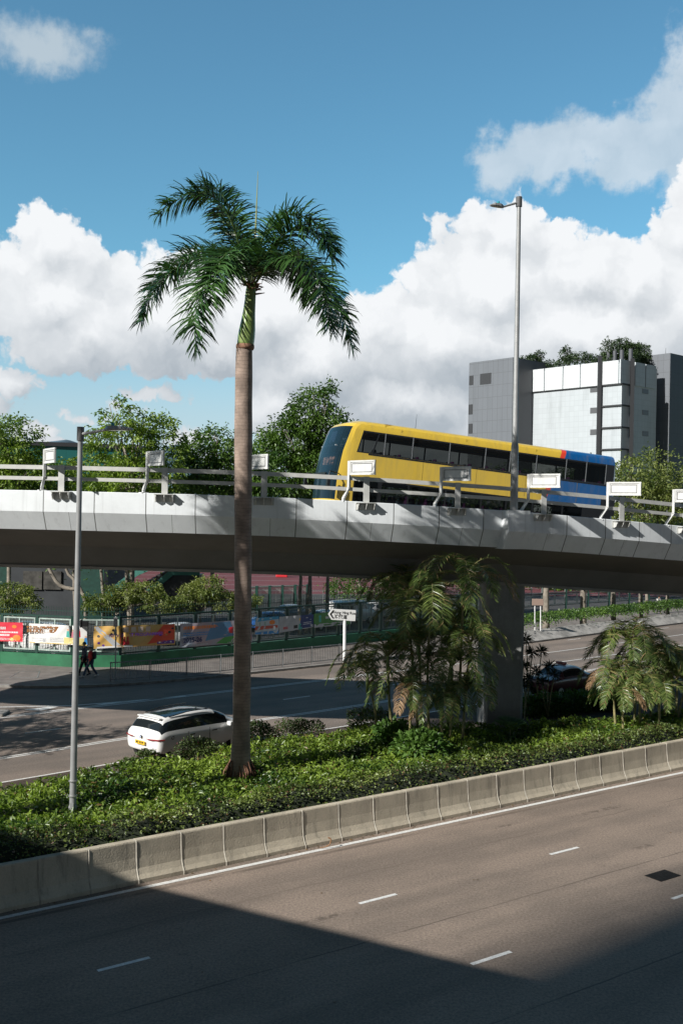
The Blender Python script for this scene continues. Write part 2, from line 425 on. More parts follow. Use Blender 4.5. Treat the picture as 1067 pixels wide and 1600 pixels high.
L1 = smooth_line([(-44, 8.8), (-25, 25.8), (-12.2, 37.2), (-8.4, 40.8), (-3.9, 44.5), (1.8, 49.4), (14.6, 60.9), (22.9, 68.3), (60, 101)])
MIDL = smooth_line([(-27, 28.6), (-13.4, 40.7), (-8.5, 45.0), (-3.4, 49.2), (13.8, 64.4), (25.0, 74.4), (58, 104)], 100)
L2 = smooth_line([(-30, 31.2), (-14.5, 44.4), (-10.0, 48.2), (-7.1, 50.6), (-2.1, 54.7), (2.1, 58.4), (14.0, 68.9), (24.5, 78.7), (56, 108)])
LM = off(L1, -3.15)
KERB = smooth_line([(-60, 56), (-30, 52.5), (-17.0, 51.7), (-13.9, 51.9), (-11.5, 52.7), (-8.4, 54.6), (-4.6, 57.6), (1.2, 62.5), (5.0, 66.2), (13.0, 73.0), (20.6, 80.4), (30.0, 89.4), (60, 118)], 90)
mfar = off(LM, -0.45)
poly = [(p.x, p.y) for p in mfar] + [(p.x, p.y) for p in reversed(KERB)]
b = MB(); A = mfar; k = len(A)
KK = [KERB[min(int(i/(k-1)*(len(KERB)-1)), len(KERB)-1)] for i in range(k)]
b.strip([(p.x, p.y, 0) for p in A], [(p.x, p.y, 0) for p in KK]); b.add([(-60, 56, 0), (-44, 8.8, 0), (-90, 9, 0), (-90, 56, 0)], [(0, 1, 2, 3)])
tag(b.build('far_road', m_asph_far), kind='structure')
mk = MB()
band(mk, LM, 0.13, .006); band(mk, off(L1, -0.09), 0.10, .006); band(mk, off(L1, 0.12), 0.10, .006)
band(mk, off(L2, -0.08), 0.11, .006)
band(mk, off([p for p in L2 if -60 < p.x < 6], 0.18), 0.11, .006)
L2b = [gnd(-60, 1106.5).xy, gnd(0, 1105.3).xy, gnd(112, 1103).xy, gnd(200, 1096).xy, gnd(290, 1088).xy]
band(mk, L2b, 0.14, .006)
for q in ([(38, 1109.5), (75, 1104.8), (92, 1104.6), (64, 1110.8)], [(148, 1101.5), (178, 1097.5), (192, 1097), (166, 1101.6)]):
    mk.add([(*gnd(*c).xy, .007) for c in q], [(0, 1, 2, 3)])
acc = 0; D = dense(MIDL, 0.25)
for i in range(len(D)-1):
    acc += (D[i+1]-D[i]).length
    if (acc % 6.5) < 1.5 or D[i].x > 13: band(mk, [D[i], D[i+1]], 0.11, .006)
# dashes of the outer lane
O3 = dense(off(L2, 3.2), 0.3); acc = 0
for i in range(len(O3)-1):
    acc += (O3[i+1]-O3[i]).length
    if O3[i].x > 7 and (acc % 6.5) < 1.6: band(mk, [O3[i], O3[i+1]], 0.10, .006)
tag(mk.build('far_road_markings', m_paint), kind='structure')

# kerb and pavement on the far side
K1 = off(KERB, 0.18)
WALLP = [(-60, 60.5), (-30, 59.5), (-19.4, 58.8), (-15.1, 57.9), (-12.4, 58.2), (-6.7, 63.2), (0.0, 69.6), (6, 75.4), (14, 84), (24, 95), (60, 128)]
b = MB()
for pa, pb, qa, qb in zip(KERB, KERB[1:], K1, K1[1:]):
    b.add([(pa.x, pa.y, -.05), (pb.x, pb.y, -.05), (pb.x, pb.y, .13), (pa.x, pa.y, .13), (qa.x, qa.y, .13), (qb.x, qb.y, .13)], [(0, 1, 2, 3), (3, 2, 5, 4)])
tag(b.build('far_kerb', m_kerb), kind='structure')
WPd = dense(WALLP, 0.5)
b = MB(); kk = len(K1); WQ = [WPd[int(i/(kk-1)*(len(WPd)-1))] for i in range(kk)]
b.strip([(p.x, p.y, .126) for p in K1], [(p.x, p.y, .126) for p in WQ])
tag(b.build('pavement', m_pave), kind='structure')
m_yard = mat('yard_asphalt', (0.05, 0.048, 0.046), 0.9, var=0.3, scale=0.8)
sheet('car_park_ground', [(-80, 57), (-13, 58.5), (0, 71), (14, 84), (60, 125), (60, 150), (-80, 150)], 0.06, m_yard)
m_track = mat('running_track', (0.13, 0.030, 0.034), 0.9, var=0.15, scale=0.5)
m_line = mat('track_line', (0.35, 0.3, 0.3), 0.8)
b = MB(); sheet('running_track', [(-60, 104), (60, 122), (110, 175), (-60, 175)], 0.10, m_track)
for k in range(6): b.add([(-60, 112+k*8, .115), (80, 123+k*9, .115), (80, 123.3+k*9, .115), (-60, 112.3+k*8, .115)], [(0, 1, 2, 3)])
tag(b.build('track_lane_lines', m_line), kind='structure')
sheet('sports_pitch', [(-300, 157), (300, 157), (300, 420), (-300, 420)], 0.14, mat('pitch_grass', (0.035, 0.085, 0.03), 0.95, var=0.3, scale=0.2))
# concrete apron / sloped planter edge on the right
b = MB(); seg = [i for i, p in enumerate(KERB) if p.x > 11.0]
for i in seg[:-1]:
    a, c = KERB[i], KERB[i+1]; a1, c1 = off(KERB, 0.95)[i], off(KERB, 0.95)[i+1]; a2, c2 = off(KERB, 1.3)[i], off(KERB, 1.3)[i+1]
    b.add([(a.x, a.y, .13), (c.x, c.y, .13), (c1.x, c1.y, .72), (a1.x, a1.y, .72), (a2.x, a2.y, .72), (c2.x, c2.y, .72), (a2.x, a2.y, 0.1), (c2.x, c2.y, 0.1)], [(0, 1, 2, 3), (3, 2, 5, 4), (4, 5, 7, 6)])
tag(b.build('sloping_planter_kerb', mat('apron_concrete', (0.42, 0.40, 0.37), 0.85, var=0.45, scale=1.2, bump=0.3), auto=True), 'pale sloping concrete planter wall beyond the far carriageway', 'planter wall')

# median soil
HF_PTS = [(-200, 1268), (-100, 1243), (0, 1224), (60, 1207), (150, 1193), (190, 1188), (250, 1183), (300, 1174), (360, 1160), (400, 1150), (500, 1141), (560, 1124), (640, 1128), (800, 1127), (940, 1118), (1100, 1104), (1300, 1078)]
HFE = [to_en(*gnd(x, y, 1.2).xy) for x, y in HF_PTS]
hf_e = np.array([q[0] for q in HFE]); hf_n = np.array([q[1] for q in HFE])
MFE = [to_en(p.x, p.y) for p in mfar]
b = MB(); es = np.linspace(-40, 70, 60); mn = np.interp(es, [q[0] for q in MFE], [q[1] for q in MFE])
b.strip([nr(e, 0.62, .12) for e in es], [nr(e, n, .12) for e, n in zip(es, mn)])
b.strip([nr(e, n, .12) for e, n in zip(es, mn)], [nr(e, n, -.05) for e, n in zip(es, mn)])
tag(b.build('median_soil', m_soil), kind='structure')

# ------------------------------------------------------------------ concrete barrier along the near road
m_barr = mat('barrier_concrete', (0.54, 0.47, 0.355), 0.85, var=0.25, scale=1.3, bump=0.5, bscale=22, stretch=(1, 1, 0.55))
def stain(m, amt=0.5):
    t = m.node_tree; N = NT(t); b = t.nodes['Principled BSDF']; lk = b.inputs['Base Color'].links[0].from_socket
    g = N.new('ShaderNodeNewGeometry'); P = N.v('MULTIPLY', g.outputs['Position'], (3.2, 3.2, 0.35))
    f = N.maprange(N.noise(P, 1.6, 6, 0.7), 0.50, 0.78)
    fine = N.maprange(N.noise(g.outputs['Position'], 26, 4, 0.75), 0.25, 0.75, 0.86, 1.12, False)
    c = N.mix(N.m('MULTIPLY', f, amt), lk, (0.10, 0.095, 0.08))
    cc = N.new('ShaderNodeCombineColor')
    for i in range(3): t.links.new(fine, cc.inputs[i])
    t.links.new(N.mix(1.0, c, cc.outputs[0], 'MULTIPLY'), b.inputs['Base Color'])
stain(m_barr, 0.6)
m_joint = mat('joint_mortar', (0.50, 0.46, 0.38), 0.9, var=0.3, scale=6)
SEG_L = 1.22
PROF = [(0.0, -0.02), (0.0, 0.10), (0.07, 0.20), (0.135, 0.34), (0.175, 0.60), (0.20, 0.97), (0.215, 1.0), (0.40, 1.0), (0.42, 0.97), (0.42, -0.02)]
b = MB(); e = -8.42 - 22*SEG_L; st = []; n = len(PROF)
while e < 75:
    jy, jz, jr = RNG.uniform(-.006, .006, 3)
    st += [(e+.022, jy, jz, 0), (e+SEG_L-.022, jy+jr*.4, jz, 1), (e+SEG_L-.018, jy-0.012, jz, 2), (e+SEG_L+.018, jy-0.012, jz, 0)]
    e += SEG_L
for (ee, jy, jz, _) in st:
    gr = _ == 2 or (jy < -0.006 and False)
    b.v += [tuple(nr(ee, 0.36+p[0]+(abs(jy) if False else jy*(-1 if _ == 2 else 1)), p[1]+jz)) for p in PROF]
for i in range(len(st)-1):
    mi = 1 if st[i][3] == 2 else 0
    for j in range(n-1): b.f.append((i*n+j, i*n+j+1, (i+1)*n+j+1, (i+1)*n+j)); b.m.append(mi)
o = b.build('roadside_barrier', [m_barr, m_joint])
tag(o, 'low stained grey concrete barrier with vertical joints between the near road and the hedge', 'barrier')

def under(root, o):
    """parent while keeping the world position of geometry built in world coordinates"""
    o.parent = root; o.matrix_parent_inverse = Matrix.Translation(root.location).inverted(); return o

# ------------------------------------------------------------------ median planting
hedge_leaf = leafmat('hedge_leaf', (0.022, 0.064, 0.010), (0.25, 0.34, 0.05), 0.38, 0.28, dead=(0.16, 0.11, 0.04), deadf=0.03)
front_leaf = leafmat('front_hedge_leaf', (0.035, 0.065, 0.018), (0.20, 0.25, 0.065), 0.40, 0.22, dead=(0.12, 0.07, 0.035), deadf=0.10)
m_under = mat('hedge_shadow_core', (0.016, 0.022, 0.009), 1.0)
def hedge_z(e, n, nf):
    front = np.clip((n-0.72)/0.35, 0, 1); back = np.clip((nf-n)/0.6, 0, 1)
    lump = vnoise(e*0.9+5, n*0.9)*0.26 + vnoise(e*2.6, n*2.6+9)*0.22 + vnoise(e*5.1+3, n*5.1)*0.12 - .08
    ridge = 0.16*np.exp(-((n-1.5)/0.7)**2)
    return 0.55 + (0.36 + lump + ridge)*np.sqrt(front)*np.sqrt(back)
def hedge_surface():
    es = np.arange(-20, 62, 0.3); ns = np.linspace(0, 1, 34)
    E, T = np.meshgrid(es, ns, indexing='ij'); NF = np.interp(E, hf_e, hf_n); Nn = 0.74 + (NF-0.74)*T
    Z = hedge_z(E, Nn, NF) - 0.20; Z[:, 0] = 0.5; Z[:, -1] = 0.1
    X = O0.x + ED.x*E + ND.x*Nn; Y = O0.y + ED.y*E + ND.y*Nn
    V = np.stack([X, Y, Z], -1).reshape(-1, 3); a, c = E.shape; idx = np.arange(a*c).reshape(a, c)
    Fq = np.stack([idx[:-1, :-1], idx[1:, :-1], idx[1:, 1:], idx[:-1, 1:]], -1).reshape(-1, 4)
    return V, Fq
def hedge_leaves(N_, lo, hi, mfrac):
    e = RNG.uniform(-19, 48, N_); keep = RNG.random(N_) < np.clip(1.35 - (e+8)/60, 0.45, 1); e = e[keep]
    NF = np.interp(e, hf_e, hf_n); n = 0.72 + (NF-0.72)*RNG.random(len(e))**1.0
    w = np.clip((n-lo)/0.35, 0, 1)*np.clip((hi-n)/0.35, 0, 1); k = RNG.random(len(e)) < w
    e, n, NF = e[k], n[k], NF[k]
    z = hedge_z(e, n, NF) + RNG.normal(0, 0.06, len(e)) - 0.03
    edge = (n < 1.0) | (NF-n < 0.4); z = np.where(edge, z - RNG.random(len(e))*0.25, z)
    return e, n, NF, z
stuff = []
V, Fq = hedge_surface()
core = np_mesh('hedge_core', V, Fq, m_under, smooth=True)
E1, N1, NF1, Z1 = hedge_leaves(190000, -5, 1.95, 1); E2, N2, NF2, Z2 = hedge_leaves(125000, 1.55, 99, 1)
def to_leaf(E, Nn, Z, s0, s1, wr):
    X = O0.x + ED.x*E + ND.x*Nn; Y = O0.y + ED.y*E + ND.y*Nn; P = np.stack([X, Y, Z], 1)
    Dr = RNG.normal(size=P.shape); Dr[:, 2] = np.abs(Dr[:, 2])*0.7 + 0.1
    return leaves(P, Dr, RNG.uniform(s0, s1, len(P)), wr)
Va, Fa = to_leaf(E1, N1, Z1, 0.06, 0.12, 0.6); Vb, Fb = to_leaf(E2, N2, Z2, 0.08, 0.22, 0.40)
hedge = np_mesh('clipped_hedge', Va, Fa, front_leaf)
tag(hedge, 'low clipped dark green hedge running right behind the concrete barrier', 'hedge', kind='stuff')
gc = np_mesh('ground_cover', Vb, Fb, hedge_leaf)
tag(gc, 'bright green leafy ground cover filling the median around the palm trunk', 'ground cover', kind='stuff')
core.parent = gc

# ------------------------------------------------------------------ flyover
FS = np.arange(-16, 50.01, 0.25)
_x, _y, _ = at(97, 767, 36.9); FP = {}
def _integ():
    ds = 0.05
    x, y = _x, _y; s = 0.0; out = []
    while s < 50.1:
        out.append((s, x, y)); ph = radians(-3 + 1.19*s); x += cos(ph)*ds; y += sin(ph)*ds; s += ds
    x, y = _x, _y; s = 0.0; back = []
    while s > -16.1:
        ph = radians(-3 + 0.6*s); x -= cos(ph)*ds; y -= sin(ph)*ds; s -= ds; back.append((s, x, y))
    return np.array(back[::-1] + out)
_T = _integ()
def fly(s, w=0.0, z=0.0):
    """point on the flyover: s metres along the near parapet, w metres inward from its outer face"""
    x = np.interp(s, _T[:, 0], _T[:, 1]); y = np.interp(s, _T[:, 0], _T[:, 2]); ph = radians(-3 + (1.19 if s > 0 else 0.6)*s)
    return Vector((x - sin(ph)*w, y + cos(ph)*w, z))
def fphi(s): return radians(-3 + (1.19 if s > 0 else 0.6)*s)
def ztop(s): return float(np.interp(s, [-16, 0, 2, 4, 6, 8, 10, 12, 14, 16, 18, 20, 22, 24, 26, 28, 34, 50],
    [9.80, 9.768, 9.755, 9.742, 9.717, 9.679, 9.62, 9.549, 9.474, 9.395, 9.296, 9.18, 9.06, 8.94, 8.82, 8.70, 8.33, 7.3]))
def zdeck(s): return ztop(s) - float(np.interp(s, [-16, 0, 10, 24, 50], [1.0, 1.0, 1.1, 1.75, 1.9]))
m_wall = mat('parapet_concrete', (0.76, 0.79, 0.80), 0.75, var=0.09, scale=0.9, bump=0.12, bscale=40)
def streak(m, amt=0.28, thr=(0.52, 0.80), dark=(0.20, 0.20, 0.19)):
    t = m.node_tree; N = NT(t); b = t.nodes['Principled BSDF']; lk = b.inputs['Base Color'].links[0].from_socket
    g = N.new('ShaderNodeNewGeometry'); P = N.v('MULTIPLY', g.outputs['Position'], (2.4, 2.4, 0.16))
    f = N.maprange(N.noise(P, 2.0, 6, 0.65), *thr); f2 = N.maprange(N.noise(g.outputs['Position'], 0.8, 6, 0.7), 0.5, 0.8)
    c = N.mix(N.m('MULTIPLY', f, amt), lk, dark); c = N.mix(N.m('MULTIPLY', f2, amt*0.5), c, dark)
    t.links.new(c, b.inputs['Base Color'])
streak(m_wall, 0.26, (0.52, 0.76))
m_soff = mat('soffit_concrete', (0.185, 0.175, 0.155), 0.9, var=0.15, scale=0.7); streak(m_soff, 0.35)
m_fjoint = mat('panel_joint', (0.16, 0.165, 0.16), 0.9)
fo = thing('flyover', 'curving grey concrete flyover crossing the picture above the road', 'flyover', (0, 45, 0))
def loft(name, prof, m, s0=-16, s1=50, closed=False, step=0.5, auto=True):
    ss = np.arange(s0, s1+1e-6, step); b = MB(); n = len(prof(0))
    for s in ss: b.v += [tuple(fly(s, w, z)) for w, z in prof(s)]
    for i in range(len(ss)-1):
        for j in range(n if closed else n-1):
            k = (j+1) % n; b.f.append((i*n+j, i*n+k, (i+1)*n+k, (i+1)*n+j)); b.m.append(0)
    o = b.build(name, m, auto=auto); return under(fo, o)
# near parapet: vertical upper face, lower face leaning in
loft('deck', lambda s: [(0.43, ztop(s)-1.12), (2.0, zdeck(s)-.02), (9.2, zdeck(s)-.02), (9.2, zdeck(s)-.25), (2.0, zdeck(s)-.2), (0.43, ztop(s)-1.30)], m_asph_far, closed=True)
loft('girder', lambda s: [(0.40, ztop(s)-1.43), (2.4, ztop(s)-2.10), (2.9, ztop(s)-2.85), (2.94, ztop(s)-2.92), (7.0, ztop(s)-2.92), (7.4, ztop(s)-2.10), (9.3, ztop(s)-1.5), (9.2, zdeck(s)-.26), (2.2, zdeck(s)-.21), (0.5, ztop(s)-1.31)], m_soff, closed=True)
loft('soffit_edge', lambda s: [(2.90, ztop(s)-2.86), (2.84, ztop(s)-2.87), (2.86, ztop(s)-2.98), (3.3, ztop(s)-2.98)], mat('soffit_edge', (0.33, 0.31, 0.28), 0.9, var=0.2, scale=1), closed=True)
loft('far_parapet', lambda s: [(9.25, zdeck(s)), (9.3, zdeck(s)+0.75), (9.6, zdeck(s)+0.75), (9.6, zdeck(s)-.9), (9.3, zdeck(s)-.9)], m_wall, closed=True)
BR = [-11.0, -7.4, -3.72, 0, 3.72, 7.27, 11.0, 14.5, 18.05, 21.6, 24.9, 28.3, 31.8]
def parapet():
    js = []
    for a_, c_ in zip(BR, BR[1:]): js += [(a_ - 0.68, 2), (a_ + 0.25, 1), ((a_+c_)/2 - 0.68, 2)]
    js = sorted(j for j in js if not (16.0 < j[0] < 17.6))
    ss = [(float(q), 0) for q in np.arange(-16, 50.01, 0.5) if all(abs(q-j[0]) > .05 for j in js)]
    for j, kd in js: ss += [(j-(.018 if kd == 2 else .007), kd), (j+(.018 if kd == 2 else .007), 0)]
    ss.sort(); b = MB()
    prof = lambda s: [(0.42, ztop(s)-1.1), (0.36, ztop(s)-.01), (0.33, ztop(s)), (0.02, ztop(s)), (0.0, ztop(s)-.02), (0.0, ztop(s)-0.76), (0.36, ztop(s)-1.42), (0.44, ztop(s)-1.42), (0.44, ztop(s)-1.1)]
    for s, _ in ss: b.v += [tuple(fly(s, w, z)) for w, z in prof(s)]
    for i in range(len(ss)-1):
        kd = ss[i][1]
        for j in range(9):
            k = (j+1) % 9; b.f.append((i*9+j, i*9+k, (i+1)*9+k, (i+1)*9+j))
            b.m.append(1 if (kd == 2 and 3 <= j <= 5) or (kd == 1 and j == 5) else 0)
    return under(fo, b.build('parapet', [m_wall, m_fjoint], auto=True))
parapet()
# pilaster carrying the lamp post
sp = 16.85; b = MB(); Z = ztop(sp); hw = 0.44
def pil(s, w, z): return tuple(fly(s, w, z))
pts = [[pil(sp-hw, -.46, Z+.03), pil(sp+hw, -.46, Z+.03), pil(sp+hw+.22, .05, Z+.03), pil(sp+hw+.1, .5, Z+.03), pil(sp-hw-.1, .5, Z+.03), pil(sp-hw-.05, .05, Z+.03)],
       [pil(sp-hw, -.46, Z-.76), pil(sp+hw, -.46, Z-.76), pil(sp+hw+.22, .05, Z-.76), pil(sp+hw+.1, .5, Z-.76), pil(sp-hw-.1, .5, Z-.76), pil(sp-hw-.05, .05, Z-.76)],
       [pil(sp-hw, -.06, Z-1.44), pil(sp+hw, -.06, Z-1.44), pil(sp+hw+.12, .38, Z-1.44), pil(sp+hw+.1, .5, Z-1.44), pil(sp-hw-.1, .5, Z-1.44), pil(sp-hw-.05, .38, Z-1.44)]]
vs = sum(pts, []); b.add(vs, [tuple(range(5, -1, -1)), tuple(range(12, 18))] + [(r*6+i, r*6+(i+1) % 6, (r+1)*6+(i+1) % 6, (r+1)*6+i) for r in range(2) for i in range(6)])
under(fo, b.build('pilaster', m_wall))
# pier
pc = at(783, 1000, 43.6)
m_pier = mat('pier_concrete', (0.30, 0.30, 0.285), 0.85, var=0.25, scale=0.8, bump=0.2); stain(m_pier, 0.4)
b = MB(); pr = [(pc.x-.80+.12, 42.6), (pc.x+.80-.12, 42.6), (pc.x+.80, 42.72), (pc.x+.80, 44.9), (pc.x-.80, 44.9), (pc.x-.80, 42.72)]
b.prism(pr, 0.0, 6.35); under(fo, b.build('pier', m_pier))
b = MB(); b.box(pc.x-.55, pc.x+.55, 43.0, 44.4, 6.35, 6.62); under(fo, b.build('bearing', m_fjoint))

# railings on the parapet
m_galv = mat('painted_rail', (0.56, 0.56, 0.53), 0.5, metal=0.0, var=0.12, scale=5)
m_white = mat('white_board_metal', (0.66, 0.66, 0.635), 0.5, var=0.12, scale=6); streak(m_white, 0.3)
def rail_obj(name, w, dz, hw_, hh):
    o = loft(name, lambda s: [(w-hw_, ztop(s)+dz-hh), (w-hw_, ztop(s)+dz+hh), (w+hw_, ztop(s)+dz+hh), (w+hw_, ztop(s)+dz-hh)], m_galv, closed=True); return o
rail_obj('top_rail', 0.02, 0.84, 0.06, 0.075); rail_obj('lower_rail', 0.02, 0.44, 0.05, 0.065)
def rail_post(s):
    b = MB(); Z = ztop(s); ph = fphi(s); o = fly(s, 0, Z)
    M = Matrix.Translation(o) @ Matrix.Rotation(ph, 4, 'Z')     # x along, y inward, z up
    b.box(-.11, .11, -.13, -.105, -.02, .93, M); b.box(-.012, .012, -.105, -.045, 0, .93, M)
    b.box(-.11, .11, -.06, -.04, .34, .54, M); b.box(-.30, .30, -.115, -.062, .755, .78, M)
    post = under(fo, b.build('rail_post', m_galv))
    b = MB(); b.box(-.37, .37, -.26, -.002, -.045, -.02, M)
    b.box(-.37, .37, -.016, -.003, -.30, -.045, M)
    for x in (-.30, 0.0, .30):
        pr = [(x, -.016, -.045), (x, -.25, -.045), (x, -.25, -.13), (x, -.17, -.26), (x, -.05, -.30), (x, -.016, -.30)]
        vs = [M @ Vector((p[0]-.014, p[1], p[2])) for p in pr] + [M @ Vector((p[0]+.014, p[1], p[2])) for p in pr]
        b.add(vs, [tuple(range(6)), tuple(range(11, 5, -1))] + [(i, (i+1) % 6, (i+1) % 6+6, i+6) for i in range(6)])
    for x in (-.16, .16):
        b.tube([M @ Vector((x, -.016, -.15)), M @ Vector((x, -.055, -.15))], 0.035, 6)
    br = b.build('bracket', m_galv); br.parent = post
for s in BR: rail_post(s)

# sign boards cranked out from the parapet, seen from behind
BOARD_LAB = {-3.72: 'narrow white sign back outside the picture edge at far left',
 0: 'white framed board on bent post, leftmost above the flyover wall', 3.72: 'white framed board just left of the tall palm trunk, below the tree with gaps',
 7.27: 'white framed board directly behind the right edge of the palm trunk', 11.0: 'half shaded white board in front of the double-decker bus front corner',
 14.5: 'white framed board in front of the yellow middle of the bus', 18.05: 'half shaded white board right of the tall lamp post, before the blue bus rear',
 21.6: 'bright white board just behind the rear end of the blue bus', 24.9: 'white board cut off by the right picture edge'}
m_frame_d = mat('board_inner_line', (0.08, 0.08, 0.085), 0.6)
def sign_board(s):
    Z = ztop(s); base = fly(s-0.80, 0.16, Z); beta = fphi(s) - radians(55)
    u = Vector((cos(beta), sin(beta), 0)); n = Vector((sin(beta), -cos(beta), 0)); upv = Vector((0, 0, 1))
    t = thing('cranked_sign', BOARD_LAB.get(s, 'white board'), 'road sign', base, 0, 'white framed sign boards along the flyover parapet')
    p = lambda a, z, d=0: base + u*a + upv*z + n*d
    b = MB(); b.box(-.13, .13, -.13, .13, 0, .03, Matrix.Translation(base) @ Matrix.Rotation(beta, 4, 'Z'))
    pts = [p(0, .02), p(0, .12), p(.27, .52), p(.27, 1.49)]
    for a, c in zip(pts, pts[1:]): b.bar(a - (c-a)*.03, c, .09, .09, up=n)
    under(t, b.build('sign_post', m_white))
    x0, x1, z0, z1 = .33, 1.56, 1.0, 1.47
    b = MB()
    b.add([p(x0, z0), p(x1, z0), p(x1, z1), p(x0, z1), p(x0, z0, -.02), p(x1, z0, -.02), p(x1, z1, -.02), p(x0, z1, -.02)], [(0, 1, 2, 3), (7, 6, 5, 4), (0, 4, 5, 1), (1, 5, 6, 2), (2, 6, 7, 3), (3, 7, 4, 0)])
    panel = under(t, b.build('panel', m_white))
    b = MB()
    for a, c in ((p(x0, z0), p(x1, z0)), (p(x0, z1), p(x1, z1)), (p(x0, z0), p(x0, z1)), (p(x1-.02, z0), p(x1-.02, z1))):
        d = (c-a).normalized()*.02; b.bar(a-d, c+d, .055, .06, up=n if abs((c-a).z) > .1 else upv)
    under(t, b.build('frame', m_white))
    b = MB(); h = .012
    for (a0, a1, c0, c1) in ((x0+.09, x1-.17, z0+.065, z0+.065+h*2), (x0+.09, x1-.17, z1-.10, z1-.10+h*2), (x0+.07, x0+.07+h*2, z0+.065, z1-.08), (x1-.17, x1-.17+h*2, z0+.065, z1-.08)):
        b.add([p(a0, c0, .004), p(a1, c0, .004), p(a1, c1, .004), p(a0, c1, .004)], [(0, 1, 2, 3)])
    under(t, b.build('inner_rim', m_frame_d)); return t
for s in BR:
    if s > -5 and s < 25.5: sign_board(s)

# ------------------------------------------------------------------ off-frame casters: the footbridge roof over the viewer and a tower behind
shift = lambda p, z: Vector(p) - Vector((LD.x, LD.y))*(z/(-LD.z))
g1 = gnd(205, 1393).xy; g2 = gnd(742, 1527).xy; d12 = (g2-g1).normalized(); n12 = Vector((d12.y, -d12.x))
if n12.y > 0: n12 = -n12
zr = 12.4; a = shift(g1 - d12*40, zr); c = shift(g2 + d12*22, zr)
b = MB(); b.prism([a, c, c+n12*6.5, a+n12*6.5], zr, zr+0.35)
fb = b.build('footbridge_roof', m_soff); tag(fb, 'flat concrete roof of the footbridge over the viewer', 'footbridge roof')
dd = Vector((cos(SUN_AZ), sin(SUN_AZ))); rt = Vector((sin(SUN_AZ), -cos(SUN_AZ)))
cc = g2 - dd*240 - rt*0.2
b = MB(); b.prism([cc, cc-dd*30, cc-dd*30+rt*110, cc+rt*110], -.1, 190)
tb = b.build('tower_block', mat('tower_wall', (0.35, 0.34, 0.32), 0.8)); tag(tb, 'tall plain tower block standing behind the viewer', 'tower block')
# ------------------------------------------------------------------ palms
palm_leaf = leafmat('palm_leaflet', (0.014, 0.050, 0.014), (0.065, 0.14, 0.035), 0.30, 0.15)
areca_leaf = leafmat('areca_leaflet', (0.028, 0.062, 0.018), (0.17, 0.225, 0.058), 0.32, 0.22, dead=(0.30, 0.22, 0.10), deadf=0.10)
dead_leaf = leafmat('dead_leaflet', (0.16, 0.09, 0.04), (0.34, 0.22, 0.12), 0.6, 0.15)
m_rachis = mat('palm_rachis', (0.10, 0.15, 0.04), 0.8, var=0.3, spec=.2)
def trunkmat():
    m = mat('palm_trunk', (0.36, 0.27, 0.215), 0.9, var=0.35, scale=2.2, bump=0.5, bscale=9, col2=(0.20, 0.15, 0.12))
    t = m.node_tree; N = NT(t); b = t.nodes['Principled BSDF']; lk = b.inputs['Base Color'].links[0].from_socket
    g = N.new('ShaderNodeNewGeometry'); sp_ = N.new('ShaderNodeSeparateXYZ'); t.links.new(g.outputs['Position'], sp_.inputs[0])
    z = N.m('ADD', N.m('MULTIPLY', sp_.outputs[2], 9.5), N.m('MULTIPLY', N.noise(g.outputs['Position'], 1.2, 4), 2.2))
    ring = N.maprange(N.m('ABSOLUTE', N.m('SUBTRACT', N.m('FRACT', z), 0.5)), 0.36, 0.5)
    c = N.mix(N.m('MULTIPLY', ring, 0.45), lk, (0.10, 0.075, 0.06)); t.links.new(c, b.inputs['Base Color'])
    sc = N.v('MULTIPLY', g.outputs['Position'], (1, 1, 0.15)); f = N.maprange(N.noise(sc, 9, 5, 0.7), 0.5, 0.75)
    t.links.new(N.mix(N.m('MULTIPLY', f, 0.35), c, (0.12, 0.09, 0.07)), b.inputs['Base Color'])
    return m
m_trunk = trunkmat()
m_shaft = mat('crownshaft', (0.16, 0.27, 0.06), 0.32, var=0.35, scale=1.4, col2=(0.26, 0.32, 0.11), coat=0.2)
m_scar = mat('trunk_scar', (0.30, 0.16, 0.10), 0.9, var=0.4, scale=8)

